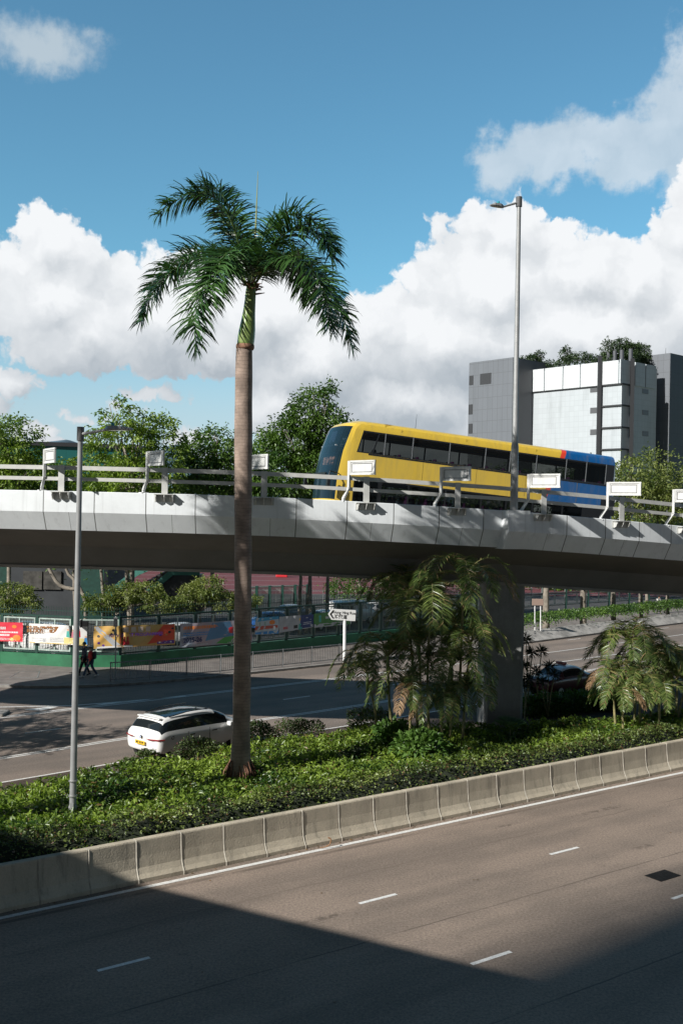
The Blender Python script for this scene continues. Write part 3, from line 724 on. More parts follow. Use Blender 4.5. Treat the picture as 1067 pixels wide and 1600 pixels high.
def frond(parent, pts, nl, Lmax, droop, width, lm, rr=0.022, plume=True, name='frond', tipw=0.74, rmat=None, curl=0.0):
    """arching feather leaf: rachis and two rows of hanging leaflets"""
    n = 46; C = catmull(pts, n); C = np.array([tuple(p) for p in C]); T = unit(np.gradient(C, axis=0))
    seg = np.linalg.norm(np.diff(C, axis=0), axis=1); cum = np.concatenate([[0], np.cumsum(seg)]); L = cum[-1]
    up = np.array([0, 0, 1.0]); Sx = np.cross(T, up); Sx = unit(Sx + 1e-6)
    for i in range(1, n):                                  # keep the side vector from flipping
        Sx[i] = unit(Sx[i] - T[i]*np.dot(Sx[i], T[i])) if np.dot(Sx[i], Sx[i-1]) > 0.2 else unit(Sx[i-1] - T[i]*np.dot(Sx[i-1], T[i]))
    Ux = np.cross(Sx, T)
    VV = []; t0 = 0.13
    for side in (-1, 1):
        u = np.sort(RNG.uniform(t0, 0.995, nl)); d = u*L
        P = np.stack([np.interp(d, cum, C[:, k]) for k in range(3)], 1)
        t_ = unit(np.stack([np.interp(d, cum, T[:, k]) for k in range(3)], 1)); s_ = unit(np.stack([np.interp(d, cum, Sx[:, k]) for k in range(3)], 1)); u_ = unit(np.stack([np.interp(d, cum, Ux[:, k]) for k in range(3)], 1))
        ln = Lmax*np.clip(np.sin(np.pi*np.clip((u-0.02)*0.93, 0, 1))**0.55, tipw, 1)*RNG.uniform(0.8, 1.08, nl)
        ln *= np.where(u > 0.9, 0.75, 1)
        elev = RNG.choice([-0.35, 0.15, 0.6], nl) + RNG.normal(0, .12, nl) if plume else RNG.normal(0.18, .12, nl)
        fwd = 0.35 + (0.40 if plume else 0.75)*u**2 + RNG.normal(0, .06, nl)
        dr = unit(t_*fwd[:, None] + s_*side*0.95 + u_*elev[:, None])
        g = np.zeros((nl, 3)); g[:, 2] = -1
        sg = [0.42, 0.34, 0.24]; pts_ = [P]; dd_ = dr; dirs = [dr]
        for q, fr in enumerate(sg):
            pts_.append(pts_[-1] + dd_*(ln*fr)[:, None]); dd_ = unit(dd_ + g*(droop*(0.7+q*0.6))*RNG.uniform(.7, 1.3, nl)[:, None]); dirs.append(dd_)
        w = width*RNG.uniform(.8, 1.15, nl)[:, None]
        wd = unit(np.cross(dr, u_*0.8 + RNG.normal(0, .35, (nl, 3)) + 1e-5))
        rows = [pts_[0]-wd*w*.35, pts_[0]+wd*w*.35, pts_[1]-wd*w*.5, pts_[1]+wd*w*.5, pts_[2]-wd*w*.34, pts_[2]+wd*w*.34, pts_[3]-wd*w*.04, pts_[3]+wd*w*.04]
        VV.append(np.stack(rows, 1).reshape(-1, 3))
    V = np.concatenate(VV); k = len(V)//8; b0 = np.arange(k)*8
    Fq = np.concatenate([np.stack([b0+0, b0+1, b0+3, b0+2], 1), np.stack([b0+2, b0+3, b0+5, b0+4], 1), np.stack([b0+4, b0+5, b0+7, b0+6], 1)])
    mi = np.zeros(len(Fq), int)
    # rachis: four-sided tube
    rad = np.interp(np.linspace(0, 1, n), [0, .12, .5, 1], [rr*2.0, rr*1.3, rr*.7, rr*.12])
    ring = np.stack([C + Sx*rad[:, None], C + Ux*rad[:, None], C - Sx*rad[:, None], C - Ux*rad[:, None]], 1).reshape(-1, 3)
    o = len(V); i = np.arange(n-1)*4 + o
    Fr = np.concatenate([np.stack([i+j, i+(j+1) % 4, i+4+(j+1) % 4, i+4+j], 1) for j in range(4)])
    V = np.concatenate([V, ring]); Fq = np.concatenate([Fq, Fr]); mi = np.concatenate([mi, np.ones(len(Fr), int)])
    ob = np_mesh(name, V, Fq, [lm, rmat or m_rachis], None, mi=mi)
    return under(parent, ob)

def royal_palm():
    Yp = 31.5; base = at(375, 1222, Yp); base.z = 0.5
    root = thing('royal_palm', 'tall royal palm with smooth brown trunk and green crownshaft rising from the median hedge', 'palm tree', base)
    top = at(383, 541, Yp); crown = at(392, 452, Yp)
    zt = top.z
    n = 60; pts = []; rad = []
    for i in range(n):
        f = i/(n-1); z = 0.3 + (zt-0.3)*f; p = Vector((base.x + (top.x-base.x)*f + 0.03*sin(f*5), Yp, z))
        r = np.interp(z, [0.3, 0.7, 1.1, 1.6, 2.4, 4.5, 8, 11, 13, 14.2], [0.52, .46, .36, .30, .275, .262, .262, .278, .268, .25]) + 0.004*sin(z*9.5*2*pi*.5)
        pts.append(p); rad.append(float(r))
    b = MB(); b.tube(pts, rad, 28); under(root, b.build('trunk', m_trunk, smooth=True))
    b = MB()
    for i in range(120):
        a = random.uniform(0, 2*pi); r0 = random.uniform(.28, .36); r1 = r0 + random.uniform(.06, .26); z1 = random.uniform(.85, 1.55)
        b.tube([(base.x+cos(a)*r0, Yp+sin(a)*r0, z1), (base.x+cos(a+.1)*(r0+r1)/2*1.08, Yp+sin(a+.1)*(r0+r1)/2*1.08, z1*.75+.1), (base.x+cos(a)*r1, Yp+sin(a)*r1, .35)], [.02, .026, .022], 5)
    under(root, b.build('root_skirt', mat('palm_roots', (0.26, 0.135, 0.085), 0.95, var=0.5, scale=12)))
    b = MB(); b.tube([top + Vector((0, 0, -.10)), top + Vector((0, 0, -.04)), top + Vector((0, 0, .04)), top+Vector((0, 0, .08))], [.258, .285, .28, .25], 24)
    under(root, b.build('trunk_collar', m_scar, smooth=True))
    hs = crown.z - zt; pp = []; rr = []
    for f, r in ((0, .262), (.06, .262), (.16, .264), (.3, .250), (.45, .218), (.6, .19), (.8, .17), (1.0, .155), (1.08, .13)):
        pp.append(top + (crown-top)*f + Vector((.015*sin(f*3), 0, 0))); rr.append(r)
    b = MB(); b.tube(pp, rr, 24); under(root, b.build('crownshaft', m_shaft, smooth=True))
    b = MB()
    for i in range(26):
        a = random.uniform(0, 2*pi); l = random.uniform(.12, .35)
        c0 = crown + Vector((cos(a)*.1, sin(a)*.1, random.uniform(-.15, .2)))
        b.tube([c0, c0 + Vector((cos(a)*l, sin(a)*l, random.uniform(-.1, .2)))], [.04, .012], 5)
    under(root, b.build('leaf_bases', m_scar))
    FR = [  # points in the picture with depth offsets from the trunk
     [(391,448,0),(376,385,-.3),(352,318,-.6),(318,290,-.7),(282,298,-.8),(246,326,-.9)],
     [(391,444,0),(372,370,.6),(358,318,1.0),(345,290,1.2),(330,282,1.4),(306,296,1.6)],
     [(390,450,0),(352,412,-.5),(308,400,-.9),(268,422,-1.1),(236,464,-1.2),(220,506,-1.3)],
     [(390,452,0),(366,418,-1.2),(340,415,-2.0),(318,446,-2.5),(305,498,-2.7),(306,556,-2.7)],
     [(390,450,0),(360,400,.9),(318,388,1.8),(280,402,2.2),(250,440,2.6),(236,470,2.8)],
     [(392,446,0),(408,372,.4),(432,336,.7),(466,326,.8),(500,345,.9),(524,385,1.0)],
     [(392,448,0),(416,392,-.8),(446,358,-1.5),(480,350,-1.9),(506,368,-2.2),(520,398,-2.3)],
     [(392,450,0),(424,408,-1.3),(460,396,-2.2),(492,424,-2.7),(508,470,-3.0),(514,520,-3.1)],
     [(392,450,0),(428,408,.2),(468,402,.4),(506,436,.6),(532,486,.7),(550,552,.7)],
     [(392,452,0),(420,418,.8),(456,412,1.5),(486,436,2.0),(506,474,2.4),(524,520,2.6)],
     [(392,448,0),(412,410,1.4),(440,398,2.4),(460,412,3.0),(474,440,3.4),(482,470,3.6)],
     [(391,448,0),(380,405,-1.0),(362,388,-1.8),(346,402,-2.3),(336,440,-2.6),(330,480,-2.8)]]
    for k, q in enumerate(FR):
        frond(root, [at(x, y+(450-y)*.07, Yp+d) for x, y, d in q], 185, 1.08, 0.36, 0.046, palm_leaf, 0.020)
    b = MB(); a = at(392, 440, Yp); c = at(403, 267, Yp); m_ = (a+c)/2 + Vector((.04, 0, 0))
    b.tube([a, m_, c], [.045, .028, .006], 6); under(root, b.build('spear_leaf', mat('spear', (0.30, 0.33, 0.14), 0.5)))
    return root
rp = royal_palm()
# sister palms standing left of the picture: they cast the frond shadows seen on the flyover and the trunk
def sister(dx, dy, dz, rz, lab):
    c = copy_tree(rp); c.location = rp.location + Vector((dx, dy, dz)); c.rotation_euler[2] = rz; c['label'] = lab
    return c
sister(-10.1, -8.50, 0.0, 2.1, 'royal palm of the median row standing left of the picture, nearest to the tall one')
sister(-11.1, -4.9, 1.5, 0.9, 'royal palm beside the far carriageway just left of the picture edge')

# ------------------------------------------------------------------ areca palms and small plants
m_cane = mat('areca_cane', (0.30, 0.25, 0.11), 0.6, var=0.4, scale=5, col2=(0.12, 0.13, 0.05))
def areca(px, by, cx, cy, Y, L, nfr, label, group=None, zb=0.3, seed=0, dead=0):
    """clumping feather palm: one cane with a ring of arching leaves"""
    rs = random.Random(seed+int(px)*7+int(cy)); base = at(px, by, Y); base.z = zb; top = at(cx, cy, Y)
    root = thing('areca_palm', label, 'palm tree', base, 0, group)
    mid = (base+top)/2 + Vector((rs.uniform(-.15, .15), rs.uniform(-.2, .2), 0))
    b = MB(); P = catmull([base, mid, top], 14); b.tube(P, list(np.linspace(.062, .036, 14)), 8); under(root, b.build('cane', m_cane, smooth=True))
    b = MB(); b.tube([top + Vector((0, 0, -.6)), top + Vector((0, 0, -.2)), top + Vector((0, 0, .25))], [.045, .065, .03], 8); under(root, b.build('crownshaft', mat('areca_shaft', (0.22, 0.28, 0.09), 0.4, var=.2), smooth=True))
    a0 = rs.uniform(0, 6.28); nfr = int(nfr*1.7)
    for i in range(nfr):
        a = a0 + i*2.399 + rs.uniform(-.25, .25); l = L*rs.uniform(.75, 1.1); lift = rs.uniform(.30, .95) if i < nfr*.65 else rs.uniform(0.05, .35)
        d = Vector((cos(a), sin(a), 0)); p0 = top + Vector((0, 0, .1))
        pts = [p0, p0 + d*l*.20 + Vector((0, 0, l*.34*lift+.15)), p0 + d*l*.48 + Vector((0, 0, l*.50*lift+.12)), p0 + d*l*.76 + Vector((0, 0, l*.34*lift-.08)), p0 + d*l*.95 + Vector((0, 0, l*(.05*lift-.22)-.15))]
        isd = i >= nfr-dead
        frond(root, pts, 84, .50*L/2.0, .26 if not isd else .9, .022, dead_leaf if isd else areca_leaf, .014, plume=False, tipw=.5, rmat=m_cane)
    return root
G1 = 'feather palms clumped in front of the flyover pier'
AP = [(673,1140,672,962,37.6,2.3,10,'tallest slender feather palm of the clump with a bare yellow cane, before the pier',0),
 (712,1140,724,912,37.8,2.1,9,'feather palm whose arching tips cover the upper left pier edge',1),
 (655,1140,636,925,39.8,2.0,8,'feather palm at the back left of the clump below the flyover soffit',0),
 (618,1145,606,1030,37.2,1.9,8,'low feather palm at the left end of the clump overhanging the far road',2),
 (700,1150,706,1045,36.8,1.9,8,'low feather palm right of the bare cane near the clump foot',1),
 (725,1140,735,1010,37.8,1.7,7,'leaning feather palm hiding the left pier edge at mid height',0),
 (640,1150,642,1085,35.6,1.6,8,'short feather palm at the clump foot above the ground cover, left side',2),
 (680,1150,690,1105,35.2,1.5,7,'short feather palm at the foot of the clump, centre front',1),
 (722,1150,728,1085,36.4,1.4,7,'short feather palm at the pier foot',0),
 (590,1140,574,1058,38.4,1.5,6,'smallest leftmost feather palm with a drooping pale leaf over the road',1),
 (660,1140,655,1010,38.6,1.7,8,'feather palm crown half hidden behind the bare yellow cane',1),
 (700,1140,712,985,40.2,1.7,7,'shaded feather palm between the bare cane and the pier',1)]
for i, q in enumerate(AP): areca(*q[:8], G1, seed=i, dead=q[8])
G2 = 'feather palms at the right end of the median'
AP2 = [(990,1115,985,1010,40.6,1.9,10,'tall arching feather palm of the right clump beside the taxi',0),
 (1010,1115,1022,1030,41.4,1.8,9,'feather palm in the middle of the right clump before the lit road',0),
 (965,1115,958,1062,39.8,1.5,8,'low feather palm at the left of the right clump, nearest to the taxi bonnet',1),
 (1040,1112,1046,1052,41.6,1.7,8,'feather palm near the right picture edge in the right clump',1),
 (1005,1118,1000,1075,39.4,1.5,8,'short feather palm at the foot of the right clump',1),
 (1060,1110,1072,1070,41.0,1.6,8,'feather palm cut by the right picture edge',0),
 (975,1125,972,1092,38.6,1.3,8,'lowest feather palm at the front left foot of the right clump',1),
 (1030,1122,1030,1090,39.0,1.3,8,'low feather palm at the front foot of the right clump, nearer the picture edge',0),
 (1055,1120,1058,1035,41.8,1.5,8,'feather palm behind the right clump beside the picture edge',0)]
for i, q in enumerate(AP2): areca(*q[:8], G2, seed=50+i, dead=q[8])

drac_leaf = leafmat('dracaena_leaf', (0.012, 0.022, 0.012), (0.04, 0.055, 0.025), 0.4, 0.1)
def dracaena(px, by, Y, heads, label, zb=0.15):
    base = at(px, by, Y); base.z = zb; root = thing('dracaena', label, 'shrub', base, 0, 'dark spiky shrubs beside the pier')
    b = MB(); VV = []; FF = []; o = 0
    for (hx, hy) in heads:
        t = at(hx, hy, Y + random.uniform(-.3, .3)); b.tube([base, (base+t)/2 + Vector((random.uniform(-.1, .1), 0, 0)), t], [.035, .028, .02], 6)
        n = 70; D = unit(RNG.normal(size=(n, 3)) + np.array([0, 0, .35])); P = np.tile(np.array(tuple(t)), (n, 1)) + RNG.normal(0, .03, (n, 3))
        V, Fc = leaves(P, D, RNG.uniform(.32, .5, n), .10, .02, .12); VV.append(V); FF.append(Fc+o); o += len(V)
    under(root, b.build('stems', m_cane)); under(root, np_mesh('leaf_rosettes', np.concatenate(VV), np.concatenate(FF), drac_leaf))
dracaena(826, 1095, 46.5, [(822, 1000), (832, 1020), (818, 1040)], 'tallest dark spiky shrub just right of the pier')
dracaena(838, 1095, 47.5, [(846, 1018), (838, 1050), (828, 1075)], 'dark spiky shrub between the pier and the taxi boot')
dracaena(856, 1098, 46.0, [(858, 1042), (866, 1055), (848, 1066)], 'dark spiky shrub in front of the taxi rear window')
dracaena(820, 1100, 45.5, [(819, 1070), (826, 1060)], 'low dark spiky shrub at the pier foot')

# round shrubs in the median
shrub_leaf = leafmat('shrub_leaf', (0.030, 0.060, 0.018), (0.11, 0.15, 0.045), 0.45, 0.2, dead=(0.14, 0.05, 0.05), deadf=0.06)
def shrub(px, top_y, Y, r, label, n=2600, h=None, lm=shrub_leaf, ls=(.06, .11), zb=0.3, group='round shrubs in the median'):
    t = at(px, top_y, Y); c = Vector((t.x, Y, t.z - r*.8)); root = thing('shrub', label, 'shrub', (c.x, Y, zb), 0, group)
    b = MB()
    for i in range(6):
        a = i*1.05; b.tube([(c.x, Y, zb), (c.x+cos(a)*r*.5, Y+sin(a)*r*.5, c.z)], [.02, .01], 5)
    under(root, b.build('stems', m_cane))
    D = unit(RNG.normal(size=(n, 3))); D[:, 2] = np.where(D[:, 2] < -.5, -D[:, 2], D[:, 2])
    k = vnoise(D[:, 0]*3+px, D[:, 1]*3+D[:, 2]*2)
    R = r*(RNG.random(n)**.28)*(0.72+0.5*k); P = np.array(tuple(c)) + D*R[:, None]*np.array([1.15, 1.0, .82])
    V, Fc = leaves(P, D + RNG.normal(0, .6, (n, 3)), RNG.uniform(*ls, n), .5); under(root, np_mesh('foliage', V, Fc, lm))
shrub(312, 1152, 34.6, .75, 'small round shrub in front of the white car side, left of the palm trunk')
shrub(402, 1127, 36.5, .75, 'round shrub directly right of the palm trunk foot')
shrub(468, 1122, 37.6, .9, 'wider rounded shrub on the median edge right of the one beside the palm trunk', 3200)
shrub(578, 1104, 39.0, .9, 'round shrub left of the feather palm clump, against the dark road', 3000)
shrub(232, 1172, 33.9, .42, 'small leafy tuft in front of the white car rear bumper', 1100)
shrub(205, 1186, 33.4, .35, 'tiny purple tinged tuft left below the white car licence plate', 800)
big_leaf = leafmat('broad_leaf', (0.04, 0.10, 0.02), (0.13, 0.22, 0.05), 0.35, 0.25)
shrub(656, 1142, 34.2, .75, 'bright broad leaved shrub at the foot of the feather palms', 900, lm=big_leaf, ls=(.16, .30))
shrub(615, 1128, 36.0, .7, 'broad leaved dark shrub at the left foot of the feather palms', 800, lm=big_leaf, ls=(.14, .26))
# fan leaf plant
def fan_plant():
    c = at(797, 1140, 37.2); root = thing('fan_palm_seedling', 'small pale fan leaved palm seedling standing in the dark hedge below the pier', 'plant', (c.x, c.y, .6))
    V = []; Fc = []
    for k in range(7):
        a = k*.9; hd = c + Vector((cos(a)*.25, sin(a)*.25, .1+.05*(k % 3))); n = 16
        for i in range(n):
            q = -1.3 + 2.6*i/(n-1); d = Vector((cos(a+q)*.9, sin(a+q)*.9, .45+.2*cos(q))).normalized(); s_ = d.cross(Vector((0, 0, 1))).normalized()*.022
            o = len(V); V += [tuple(hd), tuple(hd+d*.25+s_), tuple(hd+d*.46+Vector((0, 0, -.05))), tuple(hd+d*.25-s_)]; Fc += [(o, o+1, o+2), (o, o+2, o+3)]
    under(root, np_mesh('fan_leaves', np.array(V), np.array(Fc), leafmat('fan_leaf', (.09, .16, .09), (.2, .30, .17), .4, .2)))
    b = MB(); b.tube([(c.x, c.y, .5), c], [.02, .015], 5); under(root, b.build('stem', m_cane))
fan_plant()

# ------------------------------------------------------------------ broadleaf trees
m_bark = mat('bark', (0.30, 0.26, 0.21), 0.9, var=0.45, scale=3, bump=0.6, bscale=10)
tree_leaf = leafmat('tree_leaf', (0.04, 0.095, 0.014), (0.26, 0.35, 0.06), 0.40, 0.3)
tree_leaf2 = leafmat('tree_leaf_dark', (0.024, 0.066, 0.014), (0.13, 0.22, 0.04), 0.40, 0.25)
tree_leaf3 = leafmat('tree_leaf_olive', (0.06, 0.10, 0.024), (0.26, 0.29, 0.085), 0.45, 0.3)
def tree(px, Y, blobs, label, n=9000, lm=tree_leaf, ls=(.16, .30), trunk_px=None, z0=0.1, name='broadleaf_tree', cat='tree', group=None, fork=None, rt_=0.16, seed=1, clump=0.55, per=34, k=1.0):
    """blobs: crown lobes as (px, py, rx_m, rz_m, depth offset); leaves gather in clumps on twigs"""
    rs = random.Random(seed+int(px)); Y *= k; clump *= k; ls = (ls[0]*k, ls[1]*k); base = at(trunk_px or px, 1000, Y); base.z = z0
    root = thing(name, label, cat, base, 0, group)
    cs = [(at(x, y, Y+d), rx*k, rz*k) for x, y, rx, rz, d in blobs]
    hub = Vector((base.x + (cs[0][0].x-base.x)*.4, Y, max(z0+1.5, min(c.z-rz*.6 for c, rx, rz in cs))))
    b = MB(); b.tube(catmull([base, (base+hub)/2 + Vector((rs.uniform(-.2, .2), 0, 0)), hub], 8), list(np.linspace(rt_, rt_*.7, 8)), 9)
    for c, rx, rz in cs:
        for _ in range(3):
            e = c + Vector((rs.uniform(-.5, .5)*rx, rs.uniform(-.4, .4)*rx, rs.uniform(-.3, .5)*rz))
            b.tube(catmull([hub - Vector((0, 0, .1)), hub.lerp(e, .5) + Vector((0, 0, .3)), e], 6), list(np.linspace(rt_*.45, .02, 6)), 6)
    if fork:
        for f in fork: b.tube(catmull([at(x, y, Y) for x, y in f], 10), list(np.linspace(rt_*.9, rt_*.45, 10)), 8)
    under(root, b.build('trunk', m_bark, smooth=True))
    tot = sum(rx*rx*rz for c, rx, rz in cs); P = []; Nn = []
    for c, rx, rz in cs:
        kk = max(3, int(n/per*rx*rx*rz/tot)); d = unit(RNG.normal(size=(kk, 3))); R = RNG.uniform(.35, 1.0, kk)**.5*(0.75+0.45*vnoise(d[:, 0]*2.5+px, d[:, 2]*2.5+d[:, 1]))
        cc_ = np.array(tuple(c)) + d*R[:, None]*np.array([rx, rx*.9, rz])
        q = cc_.repeat(per, 0) + RNG.normal(0, clump*.45, (kk*per, 3))*np.array([1, 1, .75]); P.append(q); Nn.append((q - np.array(tuple(c)))/rx + RNG.normal(0, .7, q.shape))
    P = np.concatenate(P); Nn = np.concatenate(Nn); V, Fc = leaves(P, Nn, RNG.uniform(*ls, len(P)), .42, droop=.3)
    under(root, np_mesh('crown', V, Fc, lm)); return root
GT = 'trees rising behind the flyover'
tree(15, 58, k=1.17, blobs= [(12,700,2.3,1.9,0),(-30,720,2.4,2.4,.5),(40,742,2.0,1.5,-.5),(20,760,2.2,1.3,1),(2,668,1.0,.9,0)], label='leafy tree cut by the left picture edge above the flyover railing', n=11000, group=GT, clump=.5)
tree(205, 57, k=1.19, blobs= [(190,690,2.3,1.5,0),(240,690,1.9,1.6,.5),(178,648,1.0,1.2,0),(260,718,1.4,1.1,0),(215,748,2.6,1.3,-.6),(150,735,1.7,1.2,.4),(228,655,1.2,.7,.3),(200,760,3.0,1.0,0)], label='loose light green tree with sky gaps behind the left street lamp head', n=10500, group=GT, clump=.38, per=26,
     fork=[[(205,1000),(205,900),(210,820),(205,740),(190,690)]])
tree(335, 60, k=1.2, blobs= [(335,705,1.9,1.5,0),(310,735,1.9,1.5,.3),(375,735,2.0,1.8,.4),(345,762,2.6,1.3,0),(400,760,2.0,1.3,0),(340,680,.9,.7,0)], label='dense dark tree directly left of the palm trunk behind the railing', n=12000, lm=tree_leaf2, group=GT, clump=.5)
tree(485, 62, k=1.3, blobs= [(490,640,1.8,1.7,0),(515,690,1.6,2.2,.2),(460,690,2.3,2.0,0),(425,715,1.8,1.7,.3),(500,735,2.6,2.2,.4),(450,745,2.8,1.7,-.3),(500,616,1.1,.8,0),(470,660,1.5,1.2,0),(530,660,1.0,1.2,0)], label='tall dense green tree between the palm trunk and the bus front', n=20000, lm=tree_leaf2, group=GT, clump=.5)
tree(1010, 60, k=1.6, blobs= [(1010,745,2.6,1.6,0),(975,755,1.8,1.5,.3),(1045,760,2.2,1.5,.3),(1005,785,3.0,1.5,0),(1060,790,2.4,1.6,0),(965,790,1.6,1.4,0)], label='pale olive green tree right of the bus rear, before the dark grey tower', n=13000, lm=tree_leaf3, group=GT, ls=(.14, .26), clump=.45)
tree(120, 64, k=1.15, blobs= [(110,745,2.6,1.2,0),(70,755,2.6,1.3,0),(275,765,2.0,.9,0),(150,765,2.6,1.0,0)], label='low spreading tree filling the gap behind the left railing', n=8000, group=GT, clump=.5)
tree(560, 70, k=1.5, blobs= [(560,760,3.0,2.0,0),(620,770,3.0,2.0,0),(690,775,3.4,2.0,0)], label='row-end tree glimpsed through the lower windows at the bus front', n=7000, lm=tree_leaf2, group=GT)
tree(800, 72, k=1.5, blobs= [(760,770,3.4,2.2,0),(850,775,3.4,2.2,0),(920,770,3.0,2.4,0)], label='tree glimpsed through the upper bus windows near the rear', n=7000, lm=tree_leaf2, group=GT)
# trees under the flyover beyond the banner fence
GS = 'small leafy trees behind the banner fence'
tree(22, 62.5, [(15,932,1.5,.85,0),(40,942,1.0,.6,0),(5,950,1.4,.6,.3)], 'small leafy tree at the left picture edge behind the red banner', 4200, tree_leaf3, (.12, .22), group=GS, clump=.3, rt_=.08)
tree(160, 63.0, [(160,943,1.2,.7,0),(190,932,1.3,.75,0),(225,925,1.2,.75,.2),(245,945,1.1,.7,0),(150,950,1.0,.5,0)], 'wide small leafy tree above the fence between the lamp post and the orange banner', 7000, tree_leaf3, (.12, .22), group=GS, clump=.3, rt_=.08, trunk_px=195)
tree(320, 66.0, [(300,930,1.3,.8,0),(330,920,1.3,.8,0),(350,940,1.3,.7,0),(385,940,1.0,.6,0),(285,945,1.0,.5,0)], 'small leafy tree behind the fence just left of the palm trunk', 6500, tree_leaf3, (.12, .22), group=GS, clump=.3, rt_=.08)
def bare(px, Y, lines, label, r=.12):
    base = at(lines[0][0][0], lines[0][0][1], Y); root = thing('tree_trunk', label, 'tree', (base.x, Y, .1), 0, 'bare trunks seen under the flyover')
    b = MB()
    for l in lines: b.tube(catmull([at(x, y, Y) for x, y in l], 12), list(np.linspace(r, r*.6, 12)), 8)
    under(root, b.build('trunk', m_bark, smooth=True))
    P = np.array([tuple(at(lines[0][-1][0], 840, Y))]) + RNG.normal(0, 1.0, (500, 3)); V, Fc = leaves(P, RNG.normal(size=P.shape), RNG.uniform(.16, .3, 500)); under(root, np_mesh('crown', V, Fc, tree_leaf2))
bare(133, 66, [[(133, 1000), (134, 950), (128, 925), (115, 905), (104, 892), (105, 860)], [(124, 922), (95, 916), (80, 895), (70, 870), (68, 850)]], 'pale forked bare trunk under the flyover left of the street lamp', .14)
bare(161, 67, [[(162, 1000), (161, 930), (158, 890), (157, 850)]], 'straight pale slim trunk just right of the street lamp under the flyover', .13)
bare(207, 68, [[(207, 1000), (207, 930), (208, 890), (206, 850)]], 'straight trunk in front of the green stairs', .14)
bare(470, 76, [[(470, 1000), (468, 945), (470, 900), (468, 860)]], 'slim trunk in front of the running track, left of a close pair', .16)
bare(482, 77, [[(478, 1000), (480, 950), (484, 905), (488, 860)]], 'leaning trunk of the close pair before the running track', .15)
bare(511, 80, [[(512, 1000), (511, 950), (512, 900), (512, 860)]], 'darker single trunk before the running track, above the street name sign', .17)
for k, (x, w) in enumerate([(853, .30), (911, .30), (958, .27), (1001, .24), (1043, .2)]):
    bare(x, 82+k*3, [[(x, 985), (x, 930), (x+2, 880)]], ['thick trunk nearest right of the two legged sign', 'second thick trunk from the left behind the sunlit hedge strip', 'third thick trunk behind the shaded hedge strip', 'fourth slimmer trunk in the dark right of the hedge strip', 'trunk at the right picture edge under the flyover'][k], w)
# hedge strip beyond the far carriageway
def far_hedge():
    line = off(KERB, 2.3); d = [p for p in dense(line, .5) if p.x > 9]
    P = []
    for i in range(len(d)-1):
        k = 240; q = np.stack([RNG.uniform(0, 1, k), RNG.normal(0, .65, k), RNG.random(k)], 1); t = (d[i+1]-d[i]); nn = Vector((-t.y, t.x)).normalized()
        P.append(np.stack([d[i].x + t.x*q[:, 0] + nn.x*q[:, 1], d[i].y + t.y*q[:, 0] + nn.y*q[:, 1], 0.9 + 0.75*q[:, 2]**.6*(1-.25*q[:, 1]**2)+.2*vnoise(np.full(k, i*.4), q[:, 1])], 1))
    P = np.concatenate(P); V, Fc = leaves(P, RNG.normal(size=P.shape)+np.array([0, 0, .6]), RNG.uniform(.12, .22, len(P)), .5)
    tag(np_mesh('far_hedge', V, Fc, tree_leaf2), 'leafy hedge strip on top of the pale planter wall beyond the far road', 'hedge', kind='stuff')
far_hedge()
# dark mass of bushes beyond the fence, centre
tree(600, 90, [(575,925,3.5,2.6,0),(540,930,2.2,1.6,0),(640,930,3.2,2.4,0),(700,930,3.5,2.4,0),(600,905,3,2,0)], 'dark bushy tree under the flyover above the street name sign', 12000, tree_leaf2, rt_=.15, group=GS)

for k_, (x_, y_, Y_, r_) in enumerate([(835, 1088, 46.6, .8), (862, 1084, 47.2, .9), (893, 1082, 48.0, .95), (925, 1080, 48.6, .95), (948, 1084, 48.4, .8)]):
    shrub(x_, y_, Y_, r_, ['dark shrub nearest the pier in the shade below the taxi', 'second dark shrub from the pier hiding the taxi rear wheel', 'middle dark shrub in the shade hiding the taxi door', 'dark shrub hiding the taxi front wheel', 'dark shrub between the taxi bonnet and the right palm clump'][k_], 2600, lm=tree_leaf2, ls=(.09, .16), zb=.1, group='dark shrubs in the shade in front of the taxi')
tree(-533, 33, [(-560,806,3.0,1.9,0),(-660,795,2.8,1.8,0),(-470,816,2.2,1.5,0),(-560,790,2.3,1.6,2.5),(-640,806,2.4,1.6,-2)], 'broad tree on the median beyond the left picture edge', 7000, tree_leaf, group=None, clump=.5, per=40)

tree(950, 128, [(840,930,6,3,0),(900,935,6,3,0),(960,938,6,3,0),(1020,942,6,3,0),(1080,948,6,3,0)], 'long dark mass of trees behind the shaded mesh fence at the right', 14000, tree_leaf2, (.4, .7), group=GS, clump=1.2, rt_=.2)
# ------------------------------------------------------------------ double-decker bus on the flyover
def busmat():
    m = bpy.data.materials.new('bus_paint'); m.use_nodes = True; t = m.node_tree; N = NT(t); b = t.nodes['Principled BSDF']
    tc = N.new('ShaderNodeTexCoord'); sp_ = N.new('ShaderNodeSeparateXYZ'); t.links.new(tc.outputs['Object'], sp_.inputs[0])
    k = N.m('ADD', sp_.outputs[0], N.m('MULTIPLY', sp_.outputs[2], -0.40))
    c = N.mix(N.m('GREATER_THAN', k, 9.0), (0.74, 0.505, 0.06), (0.75, 0.06, 0.03)); c = N.mix(N.m('GREATER_THAN', k, 9.24), c, (0.004, 0.095, 0.29))
    d = N.noise(N.v('MULTIPLY', tc.outputs['Object'], (3.0, 3, .4)), 1.4, 6, .7)
    c = N.mix(N.m('MULTIPLY', N.maprange(d, 0.42, .75), .30), c, (0.25, 0.2, 0.12))
    t.links.new(c, b.inputs['Base Color']); b.inputs['Roughness'].default_value = 0.32; b.inputs['Coat Weight'].default_value = 0.4; b.inputs['Coat Roughness'].default_value = 0.08
    return m
m_bus = busmat(); m_black = mat('gloss_black_trim', (0.012, 0.012, 0.013), 0.25); m_rub = mat('rubber', (0.02, 0.02, 0.02), 0.85)
